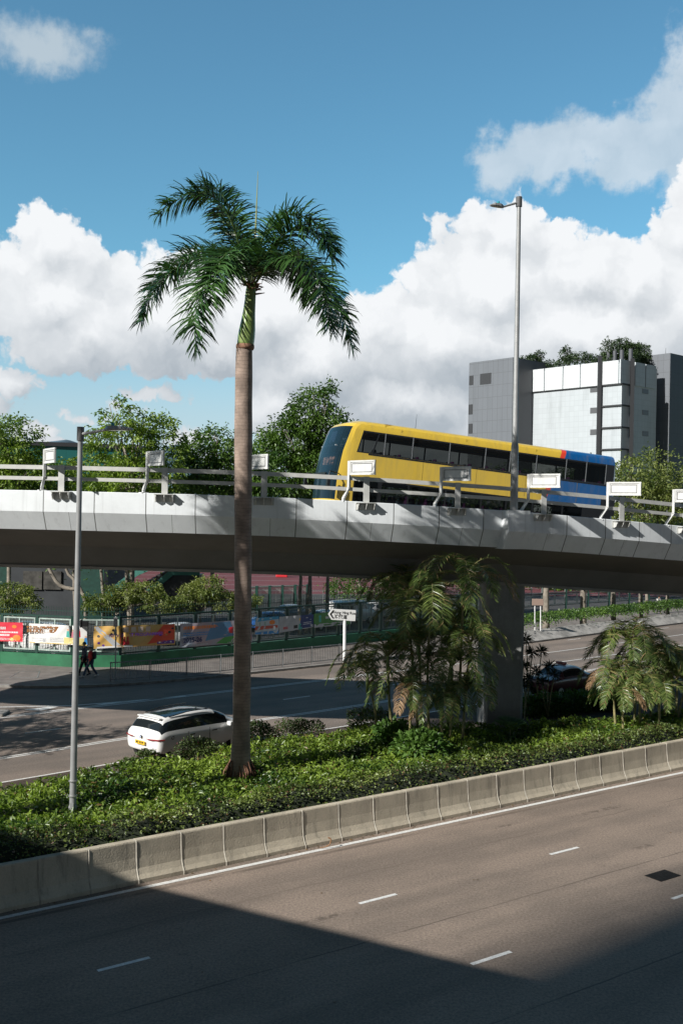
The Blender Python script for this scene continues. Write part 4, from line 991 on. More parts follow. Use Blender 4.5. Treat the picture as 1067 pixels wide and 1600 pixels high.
m_bglass = glassmat('bus_window_glass', (0.30, 0.31, 0.30), base=(0.012, 0.016, 0.018), clear=0.85)
m_wglass = glassmat('bus_windscreen_glass', (0.30, 0.38, 0.42), base=(0.02, 0.05, 0.075), clear=0.55)
m_seat = mat('bus_seat_purple', (0.22, 0.05, 0.22), 0.8, var=.3, scale=6); m_dark = mat('dark_interior', (0.022, 0.022, 0.024), 0.8)
m_cove = mat('ceiling_cove', (0.55, 0.36, 0.27), 0.6); m_chrome = mat('bare_metal', (0.55, 0.55, 0.54), 0.35, metal=0.7)
def bus():
    p0 = at(549, 745, 41.6); p1 = at(959, 800, 45.9); d = (p1-p0); d.z = 0; th = atan2(d.y, d.x); Lb = d.length
    zr0 = at(560, 655, 41.7).z; zr1 = at(948, 713, 45.7).z
    slope = (zr1-zr0)/Lb; hb = 4.42; dn = d.normalized()*1.15; Lb += 1.15
    org = Vector((p0.x, p0.y, zr0 - hb)) - Vector((dn.x, dn.y, slope*1.5))
    root = thing('double_decker_bus', 'yellow double-decker bus with blue rear end driving over the flyover', 'bus', org)
    root.rotation_euler = (0, -math.atan(slope), th)     # x from nose to tail, y across (0 = side facing the viewer), z up
    W = 2.5; XL = Lb
    lev = [0.32, 0.55, 1.05, 2.02, 2.10, 3.06, 3.98, 4.10, 4.24, 4.34, 4.40, 4.42]
    def setback(z):  # nose leans back upward
        return float(np.interp(z, [0.3, 1.2, 2.2, 3.1, 3.9, 4.2, 4.42], [0.10, 0.0, 0.04, 0.18, 0.40, 0.56, 1.2]))
    def rearset(z): return float(np.interp(z, [0.3, 3.0, 3.9, 4.2, 4.42], [0.0, 0.0, 0.03, 0.13, 0.5]))
    def ein(z): return float(np.interp(z, [3.98, 4.10, 4.24, 4.34, 4.40, 4.42], [0.0, 0.02, 0.07, 0.16, 0.32, 0.62]))
    ups = [1.62, 2.30, 3.55, 5.25, 6.95, 8.15, 9.45, 10.95, XL-1.75, XL-0.72, XL-0.42]   # uneven panes as in the photo
    nc = 14
    def outline(z):
        e = ein(z); s_ = setback(z); r_ = rearset(z); hw = W/2 - e; out = []
        for i in range(nc+1):           # nose, near corner to far corner
            a = pi*i/nc; cx = -cos(a); sx = sin(a)
            out.append((s_ + .85 - .85*abs(sx)**(2/3.0)*(1 if sx >= 0 else -1), W/2 + hw*(abs(cx)**(2/3.6))*(1 if cx > 0 else -1)))
        xs = [1.10] + ups + [XL-.28]
        far = [(x + s_*(1 - (x-1.0)/(XL-1)) if x < 2 else x, W-e) for x in xs]; far = [(max(q[0], .95+s_+k_*.04), q[1]) for k_, q in enumerate(far)]; far[0] = (max(.87+s_, 1.10), W-e)
        rear = []
        for i in range(7):
            a = pi*i/6; rear.append((XL - r_ - .28 + .28*abs(sin(a))**.6, W/2 + hw*cos(a)*1.0 if i not in (0, 6) else W/2 + hw*(1 if i == 0 else -1)))
        near = [(p[0], e) for p in reversed(far)]
        return out + far + rear[1:-1] + near
    N0 = len(outline(1)); b = MB(); rings = [outline(z) for z in lev]
    V = [(x, y, z) for z, r in zip(lev, rings) for x, y in r]
    nfar = len(ups)+2; i_near0 = (nc+1) + nfar + 5
    body = []; front = []; panes = []
    for l in range(len(lev)-1):
        for i in range(N0):
            j = (i+1) % N0; q = (l*N0+i, l*N0+j, (l+1)*N0+j, (l+1)*N0+i); z = lev[l]
            isf = i < nc
            side_far = nc+1 <= i < nc+nfar; side_near = i_near0 <= i < N0-1
            if isf and 2 <= i <= nc-3 and (z >= 2.05 and lev[l+1] <= 4.11): front.append(q)
            elif isf and 2 <= i <= nc-3 and 1.0 <= z < 2.05: front.append(q)
            elif (side_far or side_near) and (z == 3.06 or z == 1.05): panes.append((q, l, i, side_near))
            else: body.append(q)
    def sub(name, faces, m, smooth=True, par=root):
        idx = sorted({v for f in faces for v in f}); mp = {v: k for k, v in enumerate(idx)}
        bb = MB(); bb.v = [V[k] for k in idx]; bb.f = [tuple(mp[v] for v in f) for f in faces]; bb.m = [0]*len(faces)
        return bb.build(name, m, par, auto=smooth)
    roof = tuple((len(lev)-1)*N0+i for i in range(N0))
    ob = sub('body', body+[roof], m_bus)
    sub('windscreen', front, m_wglass)
    # side window bands: black surround with one pane per bay
    def pane_split(faces, upper):
        fr = MB(); k = 0
        for q, l, i, nr_ in faces:
            P = [Vector(V[v]) for v in q]; ex = (P[1]-P[0]); w = ex.length
            if w < .02: continue
            cx = (P[0]+P[1]+P[2]+P[3])/4
            side = 'n' if nr_ else 'f'
            solid = (not upper and (cx.x < 2.6 or cx.x > XL-1.6))
            a = .045/w if w > .3 else 0; lo = .05; hi = .07
            def pt(u, v_): 
                bot = P[0].lerp(P[1], u); top = P[3].lerp(P[2], u); return bot.lerp(top, v_)
            if w < .3 or (not upper and solid):
                fr.add(P, [(0, 1, 2, 3)]); continue
            h1 = 1-hi; c4 = [pt(a, lo), pt(1-a, lo), pt(1-a, h1), pt(a, h1)]
            fr.add(P + c4, [(0, 1, 5, 4), (1, 2, 6, 5), (2, 3, 7, 6), (3, 0, 4, 7)])
            inn = Vector((0, .012 if nr_ else -.012, 0))
            g = MB(); g.add([c+inn for c in c4], [(0, 1, 2, 3)]); g.build('window', m_bglass, root)
        fr.build('window_surround', m_black, root)
    for nr2 in (True, False):
        pane_split([p for p in panes if lev[p[1]] == 3.06 and p[3] == nr2], True)
        pane_split([p for p in panes if lev[p[1]] == 1.05 and p[3] == nr2], False)
    # rounded ends of the upper window band, as black corner plates
    b = MB(); b.box(1.62, XL-.35, -.006, .0, 3.0, 3.058); b.build('band_trim', m_black, root)
    b = MB()
    for x in ups[1:-1]: b.box(x-.014, x+.014, -.004, 0.0, 3.08, 3.97)
    b.build('pillar_strip', m_chrome, root)
    b = MB()
    for x in (4.1, 6.6, 9.0, 11.6): b.box(x-.006, x+.006, -.0035, .0, 2.12, 3.0)
    for x in (3.0, 6.0, 9.4): b.box(x-.006, x+.006, .02, .026, 4.11, 4.22)
    b.build('panel_seams', mat('seam_dark', (.22, .15, .03), .7), root)
    # floors, ceiling, coves, poles
    b = MB(); b.box(.9, XL-.2, .06, W-.06, 2.04, 2.09); b.build('upper_floor', m_dark, root)
    b = MB(); b.box(.5, XL-.2, .06, W-.06, .34, .40); b.build('lower_floor', m_dark, root)
    b = MB(); b.box(1.7, XL-.3, .30, W-.30, 4.20, 4.22); b.build('ceiling', m_dark, root)
    for y in (.12, W-.2):
        b = MB(); b.box(1.5, XL-.5, y, y+.08, 3.86, 3.93); b.build('ceiling_cove', m_cove, root)
    # seats
    def seat_mesh():
        s = MB(); s.box(0, .42, -.21, .21, .38, .47); s.box(.36, .46, -.21, .21, .42, .98); s.box(.37, .47, -.13, .13, .98, 1.13); s.box(.05, .35, -.18, .18, 0, .38)
        return s
    first = seat_mesh().build('seat', m_seat, root, bevel=.04); first.location = (1.9, .42, 2.09)
    for z0, xr in ((2.09, np.arange(1.9, XL-1.0, .82)), (.40, np.arange(3.2, XL-1.6, .9))):
        for x in xr:
            for y in (.38, .84, W-.84, W-.38):
                if z0 == 2.09 and abs(x-1.9) < .01 and y < .4: continue
                c = first.copy(); S.collection.objects.link(c); c.location = (float(x), y, z0)
    # nose details
    b = MB(); nx = lambda z: setback(z)
    b.box(nx(2.2)-.03, nx(2.2)+.0, .50, W-.50, 2.05, 2.13); b.build('windscreen_divider', m_black, root)
    b = MB(); b.bar((nx(3.25)+.10, .35, 3.28), (nx(3.25)+.10, W-.35, 3.28), .05, .05); b.bar((nx(3.0)+.12, W/2, 2.95), (nx(3.5)+.12, W/2, 3.55), .05, .05)
    b.build('handrail', m_chrome, root)
    b = MB(); b.box(.42, .46, .42, W-.42, 2.25, 3.02); b.build('sign_housing', mat('sign_housing', (0.02, 0.05, 0.07), .5), root)
    m_led = bpy.data.materials.new('led'); m_led.use_nodes = True; pb = m_led.node_tree.nodes['Principled BSDF']; pb.inputs['Base Color'].default_value = (.9, .45, .3, 1)
    pb.inputs['Emission Color'].default_value = (1, .42, .25, 1); pb.inputs['Emission Strength'].default_value = 0.8
        # destination display in front of the housing, reads from ahead of the bus
    text_mesh('destination_lettering', '暫停載客', .36, m_led, root, face_matrix((.36, W/2, 2.64), (0, -1, 0), (0.10, 0, 1), 0.0), bold=.006)
    b = MB(); b.add([(nx(3.6)+.11, .95, 3.45), (nx(3.6)+.11, 1.65, 3.45), (nx(3.9)+.13, 1.65, 3.92), (nx(3.9)+.13, .95, 3.92)], [(0, 1, 2, 3)]); b.build('roof_blind', mat('blind_lilac', (.30, .30, .45), .8), root)
    for y in (-.25, W+.25):
        b = MB(); b.tube([(.45, W/2+(y-W/2)*.82, 2.1), (-.05, y, 2.15), (-.08, y, 1.95)], .025, 6); b.box(-.14, -.02, y-.10, y+.10, 1.45, 1.95); b.build('wing_mirror', m_black, root, bevel=.03)
    for y in (.30, W-.30):
        b = MB(); b.tube([(.20, y, .75), (-.0, y, .75)], .14, 14); b.build('headlight', mat('lamp_lens', (.8, .8, .78), .1), root, smooth=True)
    for x in (2.4, XL-3.2, XL-1.9):
        for y, s_ in ((0, -1), (W, 1)):
            b = MB(); b.tube([(x, y-s_*.30, .50), (x, y+s_*.005, .50)], .50, 24); w_ = b.build('tyre', m_rub, root, auto=True)
            b = MB(); b.tube([(x, y, .50), (x, y+s_*.02, .50)], .29, 16); r_ = b.build('rim', m_chrome, None, auto=True); r_.parent = w_
    b = MB(); b.box(1.15, 2.15, -.012, -.002, .45, 1.98); b.build('front_door', m_bglass, root)
    b = MB(); b.tube([(3.2, -.02, 1.0), (3.2, -.05, 1.0)], .09, 14); b.build('round_badge', mat('badge_cream', (.8, .75, .5), .4), root)
    b = MB(); b.box(XL-.85, XL-.12, -.010, -.002, 1.7, 2.5); b.build('engine_grille', m_black, root)
    b = MB(); b.tube([(4.2, 1.4, 4.40), (4.2, 1.4, 5.15)], [.012, .005], 5); b.build('antenna', m_black, root)
    return root
the_bus = bus()

# ------------------------------------------------------------------ cars (one lofted shell split into panels)
def ring(x, hw, sill, belt, top, tw, crown=.03, bul=1.0):
    return [(x, 0, sill-.02), (x, hw*.80, sill-.02), (x, hw*.95, sill+.03), (x, hw*1.0, sill+.25), (x, hw*1.0*bul, (sill+belt)/2+.08), (x, hw*.985, belt-.10), (x, hw*.93, belt),
            (x, tw+(hw*.93-tw)*.08, belt+(top-belt)*.90), (x, tw*.86, top-.01), (x, tw*.45, top+crown*.8), (x, 0, top+crown)]
def car(name, label, cat, paint, stations, glassbands, loc, heading, roofmat=None, group=None, wheels=(.8, 3.75, .36), hwid=.95, low=None):
    root = thing(name, label, cat, loc, heading, group)      # x forward from the rear bumper, y to the left
    R = [ring(*s) for s in stations]; n = len(R[0]); V = [p for r in R for p in r]; k = len(R); fs = []; mi = []
    for i in range(k-1):
        for j in range(n-1):
            fs.append((i*n+j, i*n+j+1, (i+1)*n+j+1, (i+1)*n+j)); mi.append(glassbands(i, j))
    fs.append(tuple(range(n))); mi.append(0); fs.append(tuple(range((k-1)*n, k*n))); mi.append(0)
    bm = bmesh.new(); vs = [bm.verts.new(p) for p in V]
    for f, m_ in zip(fs, mi):
        q = bm.faces.new([vs[a] for a in f]); q.material_index = m_
    g = bmesh.ops.duplicate(bm, geom=bm.verts[:]+bm.edges[:]+bm.faces[:]); nv = [v for v in g['geom'] if isinstance(v, bmesh.types.BMVert)]
    for v in nv: v.co.y *= -1
    bmesh.ops.remove_doubles(bm, verts=bm.verts, dist=1e-4); bmesh.ops.recalc_face_normals(bm, faces=bm.faces)
    me = bpy.data.meshes.new('tmp'); bm.to_mesh(me); bm.free(); tmp = bpy.data.objects.new('tmp', me); S.collection.objects.link(tmp)
    md = tmp.modifiers.new('s', 'SUBSURF'); md.levels = 2; md.render_levels = 2
    dg = bpy.context.evaluated_depsgraph_get(); ev = bpy.data.meshes.new_from_object(tmp.evaluated_get(dg)); bpy.data.objects.remove(tmp)
    names = {0: ('body', paint), 1: ('side_window', m_cglass), 2: ('windscreen', m_cglass), 3: ('rear_window', m_cglass), 4: ('roof', roofmat or paint), 5: ('lower_trim', m_rub)}
    co = np.array([v.co[:] for v in ev.vertices]); polys = [(p.material_index, tuple(p.vertices)) for p in ev.polygons]
    for key in sorted({p[0] for p in polys}):
        parts = [p[1] for p in polys if p[0] == key]
        if key == 1: groups = [[p for p in parts if co[list(p)][:, 1].mean() > 0], [p for p in parts if co[list(p)][:, 1].mean() < 0]]
        else: groups = [parts]
        for G in groups:
            if not G: continue
            idx = sorted({v for f in G for v in f}); mp = {v: q for q, v in enumerate(idx)}
            b = MB(); b.v = [tuple(co[v]) for v in idx]; b.f = [tuple(mp[v] for v in f) for f in G]; b.m = [0]*len(G)
            o = b.build(names[key][0], names[key][1], root, smooth=True)
    for x in wheels[:2]:
        for s_ in (-1, 1):
            y = s_*hwid; r = wheels[2]
            b = MB(); b.tube([(x, y-s_*.2, r), (x, y+s_*.004, r)], r+.06, 28); b.build('wheel_arch', m_rub, root, auto=True)
            b = MB(); b.tube([(x, y-s_*.15, r), (x, y+s_*.012, r)], r*.98, 28); w_ = b.build('tyre', m_rub, root, auto=True)
            b = MB(); b.tube([(x, y, r), (x, y+s_*.022, r)], r*.66, 18); r_ = b.build('rim', m_chrome, None, auto=True); r_.parent = w_
    return root
m_cglass = mat('car_glass', (0.012, 0.016, 0.018), 0.04, spec=0.8)
m_cwhite = mat('white_car_paint', (0.78, 0.775, 0.75), 0.25, coat=0.8); m_droof = mat('glass_roof', (0.012, 0.020, 0.028), 0.04, spec=0.9)
hd = radians(50); rc = gnd(232, 1196).xy; rc = Vector((rc.x-.35, rc.y+.45))
#     x     hw   sill belt  top   tw
SUV = [(0.00, .72, .55, .98, 1.00, .62, .01), (.05, .90, .42, 1.03, 1.06, .74, .02), (.16, .965, .36, 1.08, 1.14, .80, .02), (.32, .985, .32, 1.10, 1.50, .72, .02), (.50, .99, .30, 1.11, 1.61, .70, .03),
       (1.3, .995, .27, 1.08, 1.67, .71, .03), (2.2, .99, .26, 1.05, 1.69, .71, .03), (2.9, .99, .26, 1.04, 1.62, .69, .03), (3.45, .99, .26, 1.04, 1.40, .66, .03), (3.85, .985, .27, 1.05, 1.14, .70, .03), (4.3, .97, .28, 1.0, 1.06, .70, .03), (4.75, .90, .32, .90, .93, .62, .02), (4.95, .70, .40, .72, .76, .5, .01)]
def gb_suv(i, j):
    if i in (2,) and j >= 6: return 3
    if 3 <= i <= 7 and j == 6: return 1
    if i in (7, 8) and j >= 7: return 2
    if 4 <= i <= 6 and j >= 8: return 4
    if j in (0, 1, 2) and i > 0: return 5 if j < 2 else 0
    return 0
suv = car('white_car', 'white SUV with dark glass roof seen from behind, driving on the far carriageway', 'car', m_cwhite, SUV, gb_suv, (rc.x, rc.y, 0), hd, m_droof)
m_tail = mat('tail_light', (0.26, 0.02, 0.022), 0.15, coat=1); m_plate = mat('yellow_plate', (0.75, 0.48, 0.02), 0.5); m_ink = mat('black_ink', (0.012, 0.012, 0.012), 0.6)
for s_ in (-1, 1):
    b = MB(); b.add([(-.085, s_*.36, .915), (-.070, s_*.60, .922), (.03, s_*.90, .93), (.24, s_*.992, .93), (.25, s_*1.0, .885), (.03, s_*.912, .877), (-.074, s_*.61, .878), (-.087, s_*.36, .890)], [(0, 1, 6, 7), (1, 2, 5, 6), (2, 3, 4, 5)])
    b.build('tail_light', m_tail, suv)
b = MB(); b.box(-.085, -.06, -.26, .26, .66, .79); pl = b.build('licence_plate', m_plate, suv)
t_ = text_mesh('plate_lettering', 'MY 8199', .115, m_ink, None, face_matrix((-.088, 0, .725), (0, -1, 0), (0, 0, 1), .004), bold=.003); t_.parent = pl
b = MB(); b.tube([(-.035, 0, .93), (-.065, 0, .93)], .058, 18); bd = b.build('round_emblem', m_ink, suv)
b = MB(); b.tube([(-.06, 0, .93), (-.070, 0, .93)], .042, 18); e_ = b.build('emblem_field', mat('emblem_white', (.85, .85, .85), .3)); e_.parent = bd
b = MB(); b.add([(-.0715, 0, .93), (-.0715, -.038, .93), (-.0715, -.027, .957), (-.0715, 0, .968)], [(0, 1, 2, 3)]); b.add([(-.0715, 0, .93), (-.0715, .038, .93), (-.0715, .027, .903), (-.0715, 0, .892)], [(0, 1, 2, 3)])
e_ = b.build('emblem_quarters', mat('emblem_blue', (.02, .15, .5), .3)); e_.parent = bd
for s_ in (-1, 1):
    for x in (1.45, 2.55):
        b = MB(); b.box(x, x+.24, s_*.985-.015, s_*.985+.015, .90, .935); b.build('door_handle', m_black, suv, bevel=.006)
    b = MB(); b.tube([(.62, s_*.975, .93), (.62, s_*1.0, .93)], .065, 16); q = b.build('fuel_roundel', m_ink, suv)
    b = MB(); b.tube([(.62, s_*.98, .93), (.62, s_*1.003, .93)], .043, 16); r_ = b.build('roundel_centre', m_cwhite); r_.parent = q
    b = MB(); b.tube([(.7, s_*.66, 1.62), (1.6, s_*.68, 1.715), (2.7, s_*.68, 1.69)], .02, 6); b.build('roof_rail', m_black, suv)
    b = MB(); b.box(3.25, 3.42, s_*1.12-.11, s_*1.12+.11, 1.0, 1.16); b.build('wing_mirror', m_cwhite, suv, bevel=.04)
    b = MB()
    for x in (1.36, 2.42): b.box(x-.006, x+.006, s_*.993-.006, s_*.993+.006, .35, 1.06)
    b.build('door_gaps', m_ink, suv)
b = MB(); b.box(.28, .42, -.62, .62, 1.56, 1.60); b.build('roof_spoiler', m_cwhite, suv, bevel=.01)

m_red = mat('taxi_red', (0.10, 0.012, 0.014), 0.3, coat=.5); m_silver = mat('taxi_silver', (0.50, 0.52, 0.54), 0.3, coat=.4)
SED = [(0.0, .70, .45, .78, .80, .58, .01), (.06, .80, .36, .93, .95, .66, .02), (.5, .845, .28, .96, 1.00, .68, .03), (.85, .85, .26, .96, 1.04, .66, .03), (1.25, .85, .25, .96, 1.38, .56, .03), (1.6, .85, .25, .95, 1.46, .55, .03), (2.3, .85, .25, .94, 1.48, .56, .03),
       (2.85, .85, .25, .94, 1.42, .55, .03), (3.35, .845, .26, .94, 1.06, .62, .03), (3.9, .83, .28, .90, .94, .62, .03), (4.5, .80, .32, .80, .83, .58, .02), (4.69, .62, .4, .66, .70, .5, .01)]
def gb_sed(i, j):
    if i == 3 and j >= 7: return 3
    if 4 <= i <= 6 and j == 6: return 1
    if i == 7 and j >= 7: return 2
    if 4 <= i <= 6 and j >= 7: return 4
    return 0
tc_ = at(882, 1060, 53.4); hd2 = radians(43); sx = Vector((cos(hd2), sin(hd2)))*2.35
taxi = car('taxi', 'dark red taxi with silver roof half hidden in the shade beyond the median', 'car', m_red, SED, gb_sed, (tc_.x-sx.x, tc_.y-sx.y, 0), hd2, m_silver, wheels=(.85, 3.75, .31), hwid=.83)
b = MB(); b.box(1.95, 2.10, -.30, .30, 1.50, 1.64); sg = b.build('roof_sign', mat('taxi_sign', (.40, .12, .10), .5), taxi, bevel=.03)
t_ = text_mesh('roof_sign_lettering', 'TAXI', .13, m_ink, None, face_matrix((1.945, 0, 1.57), (0, -1, 0), (0, 0, 1), .004), bold=.004); t_.parent = sg

# vehicles parked behind the fence
VAN = [(0.0, .80, .5, 1.1, 1.2, .7, .02), (.06, .86, .36, 1.15, 1.80, .74, .02), (.25, .88, .30, 1.16, 1.93, .76, .03), (1.5, .88, .28, 1.15, 1.97, .76, .03), (3.0, .88, .28, 1.12, 1.96, .75, .03), (3.5, .88, .28, 1.10, 1.80, .72, .03), (4.15, .87, .3, 1.08, 1.20, .72, .03), (4.6, .82, .34, .85, .88, .6, .02), (4.7, .6, .4, .7, .74, .5, .01)]
def gb_van(i, j):
    if 1 <= i <= 4 and j == 6: return 1
    if i == 5 and j >= 7: return 2
    return 0
def parked(kind, px, py, Y, heading, paint, label):
    c = at(px, py, Y); s_ = Vector((cos(heading), sin(heading)))*2.2
    st, gbf, w = (VAN, gb_van, .86) if kind == 'van' else (SED, gb_sed, .83)
    return car('parked_'+kind, label, kind, paint, st, gbf, (c.x-s_.x, c.y-s_.y, .07), heading, group='vehicles parked behind the banner fence', wheels=(.85, 3.7, .31), hwid=w)
m_sil = mat('silver_paint', (0.42, 0.43, 0.44), .3, coat=.4); m_blue = mat('blue_paint', (0.02, 0.10, 0.32), .3, coat=.4); m_greyp = mat('grey_paint', (0.10, 0.105, 0.11), .3, coat=.4)
parked('van', 70, 970, 63.5, radians(-25), m_cwhite, 'white van parked behind the fence at left, its windscreen above the white banner')
parked('car', 285, 970, 69, radians(15), m_sil, 'silver car parked behind the fence, glimpsed right of the small trees')
parked('car', 425, 968, 78, radians(50), m_blue, 'blue car parked behind the blue banner right of the palm trunk')
parked('car', 455, 962, 84, radians(50), m_greyp, 'grey car parked behind the fence before the running track')
parked('van', 548, 965, 84, radians(48), m_cwhite, 'white van parked behind the street name sign')
parked('car', 590, 962, 88, radians(46), m_sil, 'silver car parked in the shade right of the street name sign')
parked('car', 508, 962, 80, radians(48), m_cwhite, 'white car parked behind the green banner')
# ------------------------------------------------------------------ fence, banners, railing on the far pavement
CAMP = Vector((0, 0, H))
def on_plane(P0, P1, px, py, off_=0.0):
    P0 = Vector((P0[0], P0[1])); P1 = Vector((P1[0], P1[1])); t = (P1-P0).normalized(); n = Vector((t.y, -t.x))
    d = at(px, py, 1.0) - CAMP; k = (P0.dot(n) + off_)/(d.x*n.x + d.y*n.y)
    return CAMP + d*k
WP = [Vector(p) for p in WALLP]
def fence_at(px, py, off_=.10):
    for a, c in zip(WP, WP[1:]):
        q = on_plane(a, c, px, py, off_); t = (c-a).normalized(); u = (q.xy-a).dot(t)
        if -0.02 <= u <= (c-a).length+.02 and q.y > 0: return q
    return on_plane(WP[0], WP[1], px, py, off_)
m_gwall = mat('green_wall_paint', (0.025, 0.17, 0.075), 0.6, var=0.35, scale=1.1, bump=.2)
m_gpost = mat('dark_green_steel', (0.012, 0.055, 0.040), 0.5, var=.3, scale=4)
m_fframe = mat('pale_fence_frame', (0.46, 0.56, 0.50), 0.5, var=.25, scale=5); m_fdim = mat('shaded_fence_frame', (0.16, 0.21, 0.18), 0.6, var=.3, scale=4); m_wire = mat('fence_wire', (0.22, 0.27, 0.24), 0.6)  # darker frame colour stands in for the flyover's shade on the right
b = MB(); wl = WALLP[:9]
for a, c in zip(wl, wl[1:]):
    a, c = Vector(a), Vector(c); t = (c-a).normalized(); n = Vector((-t.y, t.x))*.3
    b.prism([a-t*.02, c+t*.02, c+n, a+n], .10, .80)
tag(b.build('green_wall', m_gwall), 'low green painted wall carrying the mesh fence along the pavement', 'wall')
fence = thing('banner_fence', 'dark green post fence with pale mesh panels standing on the green wall', 'fence', (-12, 58.5, .8))
ds = []
for a, c in zip(WP[1:8], WP[2:9]):
    L = (c-a).length; k = max(1, round(L/2.35)); t = (c-a)/k
    ds += [(a+t*i, a+t*(i+1)) for i in range(k)]
ds = [q for q in ds if q[0].x > -23]
for i, (a, c) in enumerate(ds):
    t = (c-a).normalized(); L = (c-a).length; n = Vector((-t.y, t.x)); M = Matrix(((t.x, n.x, 0, a.x), (t.y, n.y, 0, a.y), (0, 0, 1, 0), (0, 0, 0, 1)))
    b = MB(); b.box(-.08, .08, .04, .20, .8, 2.92, M); b.box(-.08, L-.08, .06, .18, 2.90, 3.0, M); b.box(.08, L-.08, .06, .18, .86, .94, M); under(fence, b.build('fence_post', m_gpost))
    b = MB(); x0, x1, z0, z1 = .15, L-.15, 1.02, 2.80
    for (p, q) in (((x0, z0), (x1, z0)), ((x0, z1), (x1, z1)), ((x0, (z0+z1)/2), (x1, (z0+z1)/2))): b.box(p[0]-.035, q[0]+.035, .055, .085, p[1]-.035, p[1]+.035, M)
    for x in (x0, (x0+x1)/2, x1): b.box(x-.035, x+.035, .05, .09, z0, z1, M)
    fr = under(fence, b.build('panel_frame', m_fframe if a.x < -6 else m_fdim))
    b = MB()
    for z in np.arange(z0+.08, z1, .085): b.box(x0, x1, .095, .105, z-.007, z+.007, M)
    me = b.build('wire_mesh', m_wire); me.parent = fr
b = MB()
for a, c in ds:
    t = (c-a).normalized(); L = (c-a).length; n = Vector((-t.y, t.x))*.8
    for u in np.arange(0, L, .16): p = a+t*float(u)+n; b.box(p.x-.01, p.x+.01, p.y-.01, p.y+.01, .1, 3.45)
    b.bar((*(a+n), 3.2), (*(c+n), 3.2), .03, .03)
rb = under(fence, b.build('rear_bar_screen', m_gpost)); rb['kind'] = 'stuff'

def banner(name, label, corners, base, draw, wr=.03, nx=40, ny=10, m2=None):
    """corners: px of top-left, top-right, bottom-right, bottom-left on the fence"""
    TL, TR, BR_, BL = [fence_at(x, y, .16) for x, y in corners]
    root = thing(name, label, 'banner', (TL+BR_)/2, 0, 'advertising banners tied to the fence')
    V = []; rs = RNG.uniform(0, 50); t = (TR-TL); t.z = 0; t.normalize(); n = Vector((t.y, -t.x, 0))
    def pt(u, v, o=0.0):
        top = fence_at(corners[0][0]+(corners[1][0]-corners[0][0])*u, corners[0][1]+(corners[1][1]-corners[0][1])*u, .16)
        bot = fence_at(corners[3][0]+(corners[2][0]-corners[3][0])*u, corners[3][1]+(corners[2][1]-corners[3][1])*u, .16)
        p = bot.lerp(top, v); w = float(vnoise(np.array([u*9 - v*2.5+rs]), np.array([v*1.3+rs]))[0] - .5)*2
        return p + n*(w*wr + .03 + o)
    for j in range(ny+1):
        for i in range(nx+1): V.append(tuple(pt(i/nx, j/ny)))
    k = nx+1; Fq = [(j*k+i, j*k+i+1, (j+1)*k+i+1, (j+1)*k+i) for j in range(ny) for i in range(nx)]
    b = MB(); b.add(V, Fq); under(root, b.build('sheet', base, auto=False, smooth=True))
    def patch(nm, m, poly):         # a printed area following the cloth: polygon in (u, v)
        c = np.mean(poly, axis=0); b = MB(); N_ = 6; ring_ = []
        for a_, c_ in zip(poly, poly[1:]+poly[:1]):
            for q in range(N_): ring_.append((a_[0]+(c_[0]-a_[0])*q/N_, a_[1]+(c_[1]-a_[1])*q/N_))
        vs = [pt(float(c[0]), float(c[1]), .006)] + [pt(c[0]+(u-c[0])*.5, c[1]+(v-c[1])*.5, .006) for u, v in ring_] + [pt(u, v, .006) for u, v in ring_]; r = len(ring_)
        b.add(vs, [(0, 1+i, 1+(i+1) % r) for i in range(r)] + [(1+i, 1+r+i, 1+r+(i+1) % r, 1+(i+1) % r) for i in range(r)])
        return under(root, b.build(nm, m, smooth=True))
    def rect(nm, m, u0, v0, u1, v1): return patch(nm, m, [(u0, v0), (u1, v0), (u1, v1), (u0, v1)])
    def disc(nm, m, u, v, ru, rv): return patch(nm, m, [(u+ru*cos(a), v+rv*sin(a)) for a in np.linspace(0, 2*pi, 8, endpoint=False)])
    def word(body, u, v, size, m, bold=.004):
        p = pt(u, v); base_ = fence_at(corners[0][0]+(corners[1][0]-corners[0][0])*u, corners[0][1], .16); p = Vector((base_.x, base_.y, p.z)) + n*(wr+.045); q = pt(min(u+.1, 1), v); d = Vector((t.x, t.y, 0))
        return under(root, text_mesh('lettering', body, size, m, None, face_matrix(p, d, (0, 0, 1), .003), bold=bold))
    def print_lines(m, u0, u1, rows, h=.035):       # rows too small to read: broken strokes
        for v in rows:
            u = u0; b = MB()
            while u < u1 - .01:
                w = random.uniform(.010, .022); w = min(w, u1-u); A_ = [pt(u, v, .006), pt(u+w, v, .006), pt(u+w, v+h, .006), pt(u, v+h, .006)]; b.add(A_, [(0, 1, 2, 3)]); u += w+.008
            o = under(root, b.build('small_print', m)); o['kind'] = 'stuff'
    draw(rect, disc, word, print_lines, patch); return root
def flat(nm, c): return mat('print_'+nm, c, 0.5)
W_, BLK, RED, YEL, GRN, TEAL, BLU, NAVY, ORG, PUR, PINK, GRY = [flat(*q) for q in (('white', (.8, .8, .78)), ('black', (.02, .02, .02)), ('red', (.62, .03, .04)), ('yellow', (.75, .5, .08)), ('green', (.08, .32, .07)), ('teal', (.08, .4, .33)), ('blue', (.05, .25, .55)), ('navy', (.02, .03, .12)), ('orange', (.75, .22, .04)), ('purple', (.12, .04, .25)), ('pink', (.75, .25, .3)), ('grey', (.45, .46, .47)))]
def d_red(rect, disc, word, pl, patch):
    pl(W_, .50, .72, [.62], .14); pl(W_, .35, .92, [.44], .08); pl(W_, .40, .78, [.28], .10); pl(W_, .35, .90, [.14, .07], .03)
    disc('print_flower', ORG, .90, .20, .07, .16); disc('print_flower', ORG, .86, .78, .04, .09); disc('print_flower', YEL, .82, .12, .04, .09)
